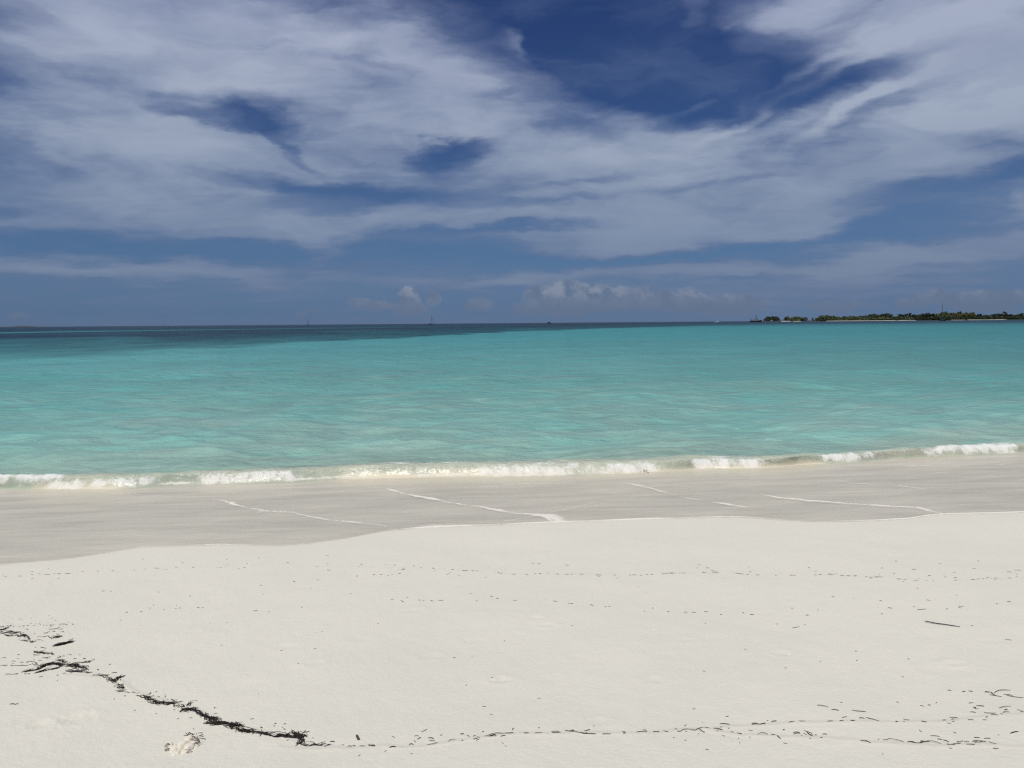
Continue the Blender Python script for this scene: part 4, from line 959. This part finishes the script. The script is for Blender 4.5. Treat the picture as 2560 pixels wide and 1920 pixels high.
Z2 = conv([(145,117,162,125),(248,68,265,70),(270,155,320,150),(350,205,352,225),(578,347,612,315),(630,352,637,346),(667,364,690,352),(730,357,746,356),(785,377,800,385),(793,386,815,388),(755,385,758,381),(857,399,876,399),(465,470,485,467),(1157,459,1180,450),(1555,610,1577,617),(1680,583,1697,574),(1672,597,1685,602),(1760,590,1783,580),(1748,608,1752,613),(1757,624,1775,630),(2160,730,2200,732),(2110,775,2160,755),(1920,660,1950,638),(1945,655,1983,650),(380,349,396,349),(295,380,298,370),(385,318,430,322),(440,318,480,328),(505,350,560,348),(1085,515,1112,500),(1395,615,1418,597),(1640,660,1690,660),(1790,672,1840,645)], 200, 1640, .28933)
Z1 = conv([(20,735,105,742),(300,685,340,685),(0,875,70,862),(60,880,130,872),(180,862,240,872),(240,868,490,868),(85,1020,200,1018),(200,1015,310,998),(260,1018,318,1012),(670,1068,740,1058),(165,1530,270,1535),(270,1535,318,1510),(975,1032,1015,1030),(1080,1012,1140,1005),(195,800,270,800),(340,820,405,815),(450,820,520,795),(520,795,600,805),(555,830,650,850),(600,805,660,850),(415,1012,450,1012),(455,1020,525,1012),(700,555,800,575),(605,560,630,555),(725,735,830,745),(785,745,885,715),(885,630,910,680),(575,680,690,690),(710,615,780,620),(1190,675,1230,683),(1015,700,1060,715),(985,720,1050,725),(1070,705,1120,700),(1270,740,1325,740),(1435,742,1480,730),(1880,832,1910,830),(1680,925,1700,940),(1830,1040,1900,1035),(2145,1385,2170,1388)], 0, 1540, .14467)
Z1u = conv([(675,155,705,170),(745,180,760,182),(795,183,820,183),(860,170,885,180),(895,182,940,175),(1015,170,1170,182),(1240,155,1265,172),(850,255,1000,240),(840,235,860,230),(1000,240,1050,210),(1085,200,1105,197),(165,200,210,195),(230,210,245,220),(335,205,337,220),(390,205,430,195),(455,185,500,188),(460,255,490,262),(590,325,610,315),(750,320,830,318),(800,318,870,295),(900,290,960,288),(850,400,900,425),(640,380,720,370),(720,385,830,365),(830,365,860,405),(1050,245,1090,248),(1040,300,1110,305),(980,330,1020,345)], 0, 1540, .14467)
ZONES = [
    (Z7a + Z6a + Z5a, 'on the drift line nearest the water', 'seagrass blades on the drift line nearest the water'),
    (Z7b + Z6b + Z5b, 'between the two drift lines', 'seagrass blades between the drift lines'),
    (Z4, 'by the upper right drift branch', 'seagrass blades by the upper right branch'),
    (Z4b, 'by the lower right drift branch', 'seagrass blades by the lower right branch'),
    (Z4c, 'in the right edge heap', 'seagrass blades at the right edge'),
    (Z3, 'on the middle foreground drift line', 'seagrass blades of the middle foreground line'),
    (Z2, 'beside the slanting left ridge', 'seagrass blades beside the slanting ridge'),
    (Z1, 'around the left edge tangles', 'seagrass blades around the left tangles'),
    (Z1u, 'above the uppermost left tangle', 'seagrass blades above the upper left tangle'),
]
allb = []
for zi, (lst, where, grp) in enumerate(ZONES):
    for s_ in sorted(lst):
        allb.append((math.hypot(s_[2] - s_[0], s_[3] - s_[1]), zi, s_))
cut = sorted([a[0] for a in allb], reverse=True)[min(298, len(allb) - 1)]
crumbs = MB()
lens = {}
keep = [a for a in allb if a[0] >= cut]
cnt = {}
def surf(x, y): return ground_z(x, y)
for (pl, zi, s_) in allb:
    a = hit(s_[0], s_[1]); c = hit(s_[2], s_[3])
    za, zc = surf(*a), surf(*c)
    rg = random.Random(int(s_[0] * 97 + s_[1] * 31))
    dist = math.hypot(*a)
    # blades are 5 to 10 mm wide; the farther drift line is made of broader wrack
    w_ = rg.uniform(.0016, .0034) * (1 + max(0, dist - 3.5) * .12)
    bow = rg.uniform(-.10, .10)
    if pl >= cut:
        mid = (a + c) / 2; zm = (za + zc) / 2
        bow = rg.uniform(-.16, .16)
        mb = MB(); ribbon(mb, (a[0] - mid[0], a[1] - mid[1], za - zm), (c[0] - mid[0], c[1] - mid[1], zc - zm), w_, .0016, bow, rg.uniform(0, .004), 6, twist=rg.uniform(-.8, .8))
        o = mb.build('seagrass_strip', m_grass_b if rg.random() < .22 else m_grass)
        o.location = (mid[0], mid[1], zm + .0012)
        cnt[zi] = cnt.get(zi, 0) + 1
        L = np.hypot(*(c - a))
        size = 'long' if L > .09 else ('short' if L < .045 else 'medium')
        bend = 'bent' if abs(bow) > .06 else 'straight'
        tag(o, f'{size} {bend} seagrass strip, {ordinal(cnt[zi])} from left {ZONES[zi][1]}', 'seagrass', ZONES[zi][2])
    else:
        ribbon(crumbs, (a[0], a[1], za + .001), (c[0], c[1], zc + .001), w_, .0015, bow, .001, 4)
# uncountable specks
def specks(n_, poly, spread, ls=(.006, .02)):
    P = [hit(*q_) for q_ in poly]
    for _ in range(n_):
        k = random.randrange(len(P) - 1); f = random.random(); c = P[k] * (1 - f) + P[k + 1] * f
        c = c + np.array([random.gauss(0, spread), random.gauss(0, spread)])
        if math.hypot(*c) > float(r_edge(math.atan2(c[0], c[1]))) - .3: continue
        an = random.gauss(0, .6); L = random.uniform(*ls); d = np.array([math.cos(an), math.sin(an)]) * L / 2
        z = surf(*c) + .001
        ribbon(crumbs, (*(c - d), z), (*(c + d), z), random.uniform(.0016, .003), .0012, random.uniform(-.2, .2), 0, 3)
specks(60, MARKS[4], .16, (.008, .03)); specks(22, MARKS[0], .05); specks(22, MARKS[1], .08); specks(22, MARKS[2], .05); specks(26, MARKS[3], .06)
specks(30, [(0, 1560), (180, 1570)], .12); specks(25, [(0, 1660), (200, 1650)], .08); specks(22, [(300, 1540), (2500, 1540)], .5); specks(26, [(700, 1720), (2500, 1720)], .45)
tag(crumbs.build('seagrass_crumbs', m_grass), 'tiny dark crumbs of seagrass strewn over the white sand', 'seagrass', kind='stuff')

# dense tangles
def Zp(lst, ox, oy, s): return [(ox + a * s, oy + b_ * s) for a, b_ in lst]
z1 = lambda l: Zp(l, 0, 1540, .14467)
z2 = lambda l: Zp(l, 200, 1640, .28933)
# paths: (polyline, blades per 10 px, half spread in px, pile height m)
CLUMPS = [
    ([(z1([(-60, 205), (0, 212), (65, 212)]), 14, 1.2, .012), (z1([(-60, 280), (0, 268), (60, 262), (120, 240)]), 26, 2.4, .020)], 'black seagrass tangle cut by the left picture edge, uppermost'),
    ([(z1([(-40, 320), (60, 322), (170, 300), (240, 318), (330, 312)]), 20, 2.0, .016), (z1([(90, 345), (200, 362), (310, 375), (400, 362), (480, 385), (520, 440)]), 20, 2.0, .018), (z1([(350, 330), (420, 350), (500, 380)]), 8, 2.0, .010)], 'long ragged seagrass strand slanting down from the left picture edge'),
    ([(z1([(370, 438), (470, 445), (560, 470), (630, 462)]), 12, 1.6, .012)], 'frayed seagrass wisp just below the right end of the long ragged strand'),
    ([(z1([(985, 525), (1060, 505), (1150, 480), (1235, 460)]), 70, 4.6, .030), (z1([(945, 538), (1020, 518)]), 20, 1.0, .010)], 'compact black pad of matted seagrass lying apart on the sand'),
    ([(z1([(962, 392), (1020, 386)]), 60, 2.6, .015)], 'tiny black knot of seagrass just above the compact pad'),
    ([(z1([(600, 622), (660, 640), (740, 658), (830, 668), (910, 682)]), 26, 1.4, .018), (z1([(600, 650), (690, 660)]), 20, 1.0, .012)], 'stick like bundle of seagrass with a forked left end'),
    ([(z1([(400, 975), (520, 958), (640, 940), (720, 905), (780, 880)]), 22, 2.0, .018), (z1([(690, 900), (790, 860), (900, 838), (1000, 845), (1085, 858)]), 48, 3.6, .035), (z1([(640, 985), (740, 962), (850, 930)]), 20, 2.0, .014), (z1([(910, 930), (990, 905), (1060, 870)]), 22, 1.8, .016)], 'arched black seagrass heap with a pale hollow under it'),
    ([(z1([(960, 742), (1030, 772), (1090, 800), (1180, 830)]), 14, 2.8, .014), (z1([(1080, 760), (1130, 785), (1170, 802)]), 14, 1.4, .010)], 'loose curl of seagrass between the forked bundle and the spiky heap'),
    ([(z1([(1205, 845), (1290, 838), (1360, 830)]), 22, 2.2, .018), (z1([(1200, 874), (1310, 876), (1400, 890), (1460, 920), (1485, 950)]), 34, 3.0, .026), (z1([(1440, 870), (1500, 880)]), 26, 5.5, .03), (z1([(1270, 915), (1340, 905)]), 12, 1.4, .010), (z1([(1370, 800), (1480, 792), (1560, 785), (1592, 765)]), 16, 1.4, .014)], 'spiky seagrass heap at the right end of the left tangles'),
    ([(z1([(1160, 965), (1250, 968), (1340, 965), (1440, 968)]), 20, 1.8, .012), (z1([(1500, 990), (1570, 995)]), 16, 1.5, .01)], 'thin seagrass scrap lying below the spiky heap'),
    ([(z1([(1650, 1035), (1740, 1045), (1810, 1062), (1840, 1090)]), 13, 1.6, .012), (z1([(1870, 1098), (1930, 1125), (1980, 1165)]), 34, 2.6, .024), (z1([(1970, 1145), (2030, 1095), (2110, 1050)]), 36, 2.8, .028)], 'hook shaped seagrass clump at the top of the slanting ridge'),
    ([(z1([(2000, 1218), (2060, 1235), (2120, 1246)]), 22, 1.7, .014), (z1([(2040, 1195), (2110, 1208)]), 9, 1.2, .01), (z1([(2055, 1300), (2120, 1305)]), 8, 1.6, .01)], 'small seagrass scrap just below the hook shaped clump'),
    ([(z2([(555, 360), (600, 378), (640, 395), (688, 416)]), 40, 3.0, .026), (z2([(505, 348), (555, 360)]), 8, 1.0, .008)], 'thick wedge of seagrass, first dense piece of the slanting ridge'),
    ([(z2([(700, 408), (760, 420), (830, 414)]), 24, 2.2, .018), (z2([(820, 430), (885, 456)]), 7, .8, .008)], 'narrow seagrass piece joining the wedge and the long black ridge'),
    ([(z2([(862, 490), (890, 462), (935, 468)]), 22, 2.4, .02), (z2([(925, 470), (985, 466), (1020, 495), (1060, 520), (1110, 540), (1175, 550)]), 46, 3.2, .034), (z2([(935, 432), (965, 410), (1005, 412)]), 9, 1.8, .012), (z2([(880, 430), (900, 470)]), 12, 1.5, .012)], 'long black seagrass ridge with a tufted left end'),
    ([(z2([(1108, 570), (1160, 574), (1230, 582), (1310, 590), (1385, 604)]), 34, 2.4, .026), (z2([(1140, 587), (1280, 590)]), 10, .8, .010)], 'straight black seagrass ridge in the middle of the slanting line'),
    ([(z2([(1285, 605), (1340, 625), (1400, 643), (1475, 656)]), 30, 2.6, .022), (z2([(1430, 640), (1475, 640)]), 12, 2.4, .014)], 'shaggy seagrass piece overlapping the straight ridge end'),
    ([(z2([(1485, 656), (1560, 664), (1620, 672), (1700, 690), (1790, 690), (1870, 695)]), 20, 1.7, .016), (z2([(1720, 680), (1800, 695)]), 12, 1.6, .012)], 'slender seagrass strand leading to the star shaped knot'),
    ([(z2([(1845, 660), (1885, 680), (1905, 700), (1915, 735)]), 44, 3.6, .034), (z2([(1860, 690), (1935, 690)]), 36, 4.6, .034)], 'star shaped seagrass knot at the lower end of the ridge'),
    ([(z2([(1850, 742), (1960, 757), (2080, 755)]), 11, 1.2, .010)], 'thin seagrass wisp just right of the star shaped knot'),
]
for paths, lab in CLUMPS:
    mb = MB(); pts_all = []
    for (pl, dn, spx, pile) in paths:
        P = np.array([hit(*q_) for q_ in pl]); pp = np.array(pl)
        seg = np.hypot(*np.diff(pp, axis=0).T); cum = np.concatenate([[0], np.cumsum(seg)])
        nbl = max(4, int(cum[-1] / 10 * dn * .25))
        mpp = np.hypot(*P[0]) / F           # metres per photo pixel here
        for _ in range(nbl):
            s_ = random.random() * cum[-1]; k = min(np.searchsorted(cum, s_, 'right') - 1, len(seg) - 1); f = (s_ - cum[k]) / seg[k]
            c = P[k] * (1 - f) + P[k + 1] * f
            d = P[k + 1] - P[k]; an = math.atan2(d[1], d[0]) + random.gauss(0, .42 if spx > 2 else .28)
            if random.random() < .10: an += random.uniform(-1.3, 1.3)
            lat = random.gauss(0, spx * .45) * mpp * 0.72
            c = c + np.array([-d[1], d[0]]) / max(np.hypot(*d), 1e-6) * lat
            L = random.uniform(.020, .062) * (0.8 if spx < 1.5 else 1.0) * (1.5 if random.random() < .1 else 1)
            e = np.array([math.cos(an), math.sin(an)]) * L / 2
            edge = math.exp(-(lat / (spx * .7 * mpp * 1.6 + 1e-6)) ** 2)
            z = surf(*c) + 0.24 * pile * random.random() * edge
            tlt = random.gauss(0, .12) * L
            ribbon(mb, (*(c - e), max(z - tlt, surf(*(c - e)) - .001)), (*(c + e), max(z + tlt, surf(*(c + e)) - .001)), random.uniform(.0018, .0042), .0012, random.uniform(-.25, .25), random.uniform(0, .003), 4, twist=random.uniform(-1.5, 1.5))
    base_c = hit(*paths[0][0][0]); zc = surf(*base_c)
    mb.v = [(v[0] - base_c[0], v[1] - base_c[1], v[2] - zc) for v in mb.v]
    o = mb.build('seagrass_clump', m_tangle); o.location = (base_c[0], base_c[1], zc)
    tag(o, lab, 'seaweed clump', 'seagrass clumps on the left sand')

# one long dark blade at right
pl = [(1800 + a * .3436, 1400 + b_ * .3436) for a, b_ in ((1490, 450), (1530, 456), (1580, 464), (1640, 472), (1700, 481), (1745, 486))]
P = [hit(*q_) for q_ in pl]; mb = MB(); rings = []
c0 = P[0]; z0 = surf(*c0)
for k, c in enumerate(P):
    d = P[min(k + 1, len(P) - 1)] - P[max(k - 1, 0)]; d = d / np.hypot(*d); s_ = np.array([-d[1], d[0]]); hw = (.0030, .0038, .0038, .0033, .0022, .0008)[k]; z = surf(*c) - z0 + .002 + (.006, .004, .002, .002, .001, 0)[k]
    x, y = c - c0
    rings.append([(x - s_[0] * hw, y - s_[1] * hw, z), (x + s_[0] * hw, y + s_[1] * hw, z + .001), (x + s_[0] * hw, y + s_[1] * hw, z + .0035), (x - s_[0] * hw, y - s_[1] * hw, z + .0025)])
mb.loft(rings)
o = mb.build('curved_stick', simple_mat('stick_skin', (.016, .014, .022), .4, .3, 20.0)); o.location = (c0[0], c0[1], z0)
tag(o, 'long slim dark curved stick lying alone on the sand at right', 'stick')
# brown chip of wood standing in the sand
c0 = hit(898, 1849); z0 = surf(*c0); k = np.hypot(*c0) / F
mb = MB(); prof_ = [(-1.5, 0), (3.5, 0), (2.5, 3.5), (0, 8), (-3.5, 15), (-6.5, 16), (-9, 14), (-7, 11), (-6, 7), (-3.5, 3)]
ax = np.array([c0[1], -c0[0]]) / np.hypot(*c0); bk = np.array([c0[0], c0[1]]) / np.hypot(*c0)
rings = []
for off in (0, .006, .011):
    sh = 1.0 if off < .008 else .88
    rings.append([(ax[0] * a * k * sh + bk[0] * (off + b_ * k * .9), ax[1] * a * k * sh + bk[1] * (off + b_ * k * .9), b_ * k * .55 * sh - .003) for a, b_ in prof_])
mb.loft(rings)
o = mb.build('driftwood_chip', simple_mat('driftwood', (.075, .045, .026), .8, .6, 60.0)); o.location = (c0[0], c0[1], z0)
tag(o, 'small brown driftwood chip leaning on the sand in the middle foreground', 'driftwood')
# disturbed lump of pale sand with scraps
m_lump = simple_mat('lump_sand', (.75, .70, .585), .95, .12, 40.0, .1)
c0 = hit(452, 1868); z0 = surf(*c0); k = np.hypot(*c0) / F
root = empty('sand_lump', (c0[0], c0[1], z0)); tag(root, 'crumbled cream sand lump with dark scraps, left foreground below the ridge', 'sand lump')
mb = MB()
rg = random.Random(3)
LUMPS = [(-13, -2, 12, 8), (2, 3, 13, 10), (20, -3, 14, 9), (-5, -14, 11, 7), (14, -13, 10, 6), (28, 8, 12, 8), (12, 14, 13, 10), (-24, 4, 8, 5), (34, -1, 8, 5), (-28, 12, 6, 4), (4, -20, 8, 4), (24, 18, 9, 7)]
for li, (u, v, rad, hh) in enumerate(LUMPS):
    cx, cy = ax * u * k + bk * v * k * 1.9
    rings = []; n_ = 22
    for i in range(10):
        f = i / 9; ring = []
        for j in range(n_):
            w = 6.283 * j / n_
            nz = .70 + .55 * float(fbm(np.array(3 + li * 5 + math.cos(w) * 1.5), np.array(9 + math.sin(w) * 1.5 + f * .9), 4))
            rad_ = rad * k * nz * math.cos(f * 1.45) ** .75
            ring.append((cx + math.cos(w) * rad_, cy + math.sin(w) * rad_ * 1.45, -.006 + hh * k * 1.4 * math.sin(f * 1.5) * (.8 + .3 * nz)))
        rings.append(ring)
    mb.loft(rings)
mb.build('lump_body', m_lump, root, True)
for (u, v, nb, sp_) in ((14, 22, 13, 10), (28, 10, 11, 7), (36, 0, 5, 4), (-33, 8, 6, 4), (-29, -2, 4, 3), (24, -16, 4, 3), (40, 18, 4, 4)):
    mb = MB()
    for _ in range(nb):
        q_ = ax * (u + rg.gauss(0, sp_ * .6)) * k + bk * (v + rg.gauss(0, sp_ * .4)) * k * 1.9
        an = rg.gauss(0, .6); L = rg.uniform(.012, .030); e = np.array([math.cos(an), math.sin(an)]) * L / 2; z = rg.uniform(.006, .026) if u > 0 else rg.uniform(0, .012)
        ribbon(mb, (*(q_ - e), z), (*(q_ + e), z + rg.gauss(0, .002)), rg.uniform(.002, .004), .0012, rg.uniform(-.2, .2), .002, 3, twist=rg.uniform(-1, 1))
    mb.build('seagrass_scrap', m_grass_b, root)
# shell bits
m_shell = simple_mat('shell', (.80, .78, .70), .45, .15, 60.0)
SH = [(1939,1565),(1973,1636),(1891,1604),(1841,1586),(1827,1677),(2032,1598),(2088,1606),(2145,1588),(2207,1567),(2410,1571),(2315,1616),(2413,1627),(2219,1664),(2176,1666),(2140,1662),(2092,1676),(2548,1693),(1917,1501),(2175,1480),(2314,1647),(1635,1574),(1674,1583),(1769,1588),(1554,1566),(1439,1582),(1296,1584),(1828,1676),(1731,1672),(2133,1722),(2145,1734),(1758,1806),(1256,1696),(1010,1716),(711,1716),(972,1786),(1330,1871),(1300,1786),(1210,1780),(1640,1776),(1180,1740)]
for i, (X, Y) in enumerate(sorted(SH)):
    c = hit(X, Y); rg = random.Random(i); R0 = rg.uniform(1.1, 2.0) * np.hypot(*c) / F * (1.5 if (X, Y) in ((1973, 1636), (1256, 1696), (1635, 1574)) else 1)
    mb = MB(); rings = []
    for (f, hh) in ((1, -.2), (.95, .25), (.7, .62), (.3, .85), (.03, .9)):
        rings.append([(R0 * f * (1 + .16 * math.cos(5 * w + i)) * math.cos(w) * 1.3 + (1 - f) * R0 * .4, R0 * f * math.sin(w), R0 * hh) for w in [6.283 * j / 12 for j in range(12)]])
    mb.loft(rings)
    o = mb.build('shell_fragment', m_shell, None, True); o.location = (c[0], c[1], surf(*c)); o.rotation_euler = (rg.uniform(-.2, .2), rg.uniform(-.2, .2), rg.random() * 6.28)
    tag(o, f'small white shell fragment on the bare sand, {ordinal(i + 1)} from the left', 'shell', 'white shell fragments on the sand')
# scrap of weed riding the breaker
c = hitz(1613, 1162, .12); mb = MB(); rg = random.Random(2)
for _ in range(9):
    an = rg.gauss(0, .5); L = rg.uniform(.025, .05); q_ = (rg.gauss(0, .025), rg.gauss(0, .02), rg.uniform(0, .03)); ribbon(mb, q_, (q_[0] + math.cos(an) * L, q_[1] + math.sin(an) * L, q_[2] + rg.uniform(-.01, .03)), .012, .003, .1, 0, 3)
o = mb.build('seaweed_scrap', m_grass_b); j = int(np.argmin(np.abs(WT - math.atan2(c[0], c[1])))); i_ = int(np.argmin(np.abs(WR[:, j] - np.hypot(*c)))); o.location = (c[0], c[1], float(Z[i_, j]) + .005)
tag(o, 'brown seaweed scrap carried on the small breaking wave', 'seaweed')
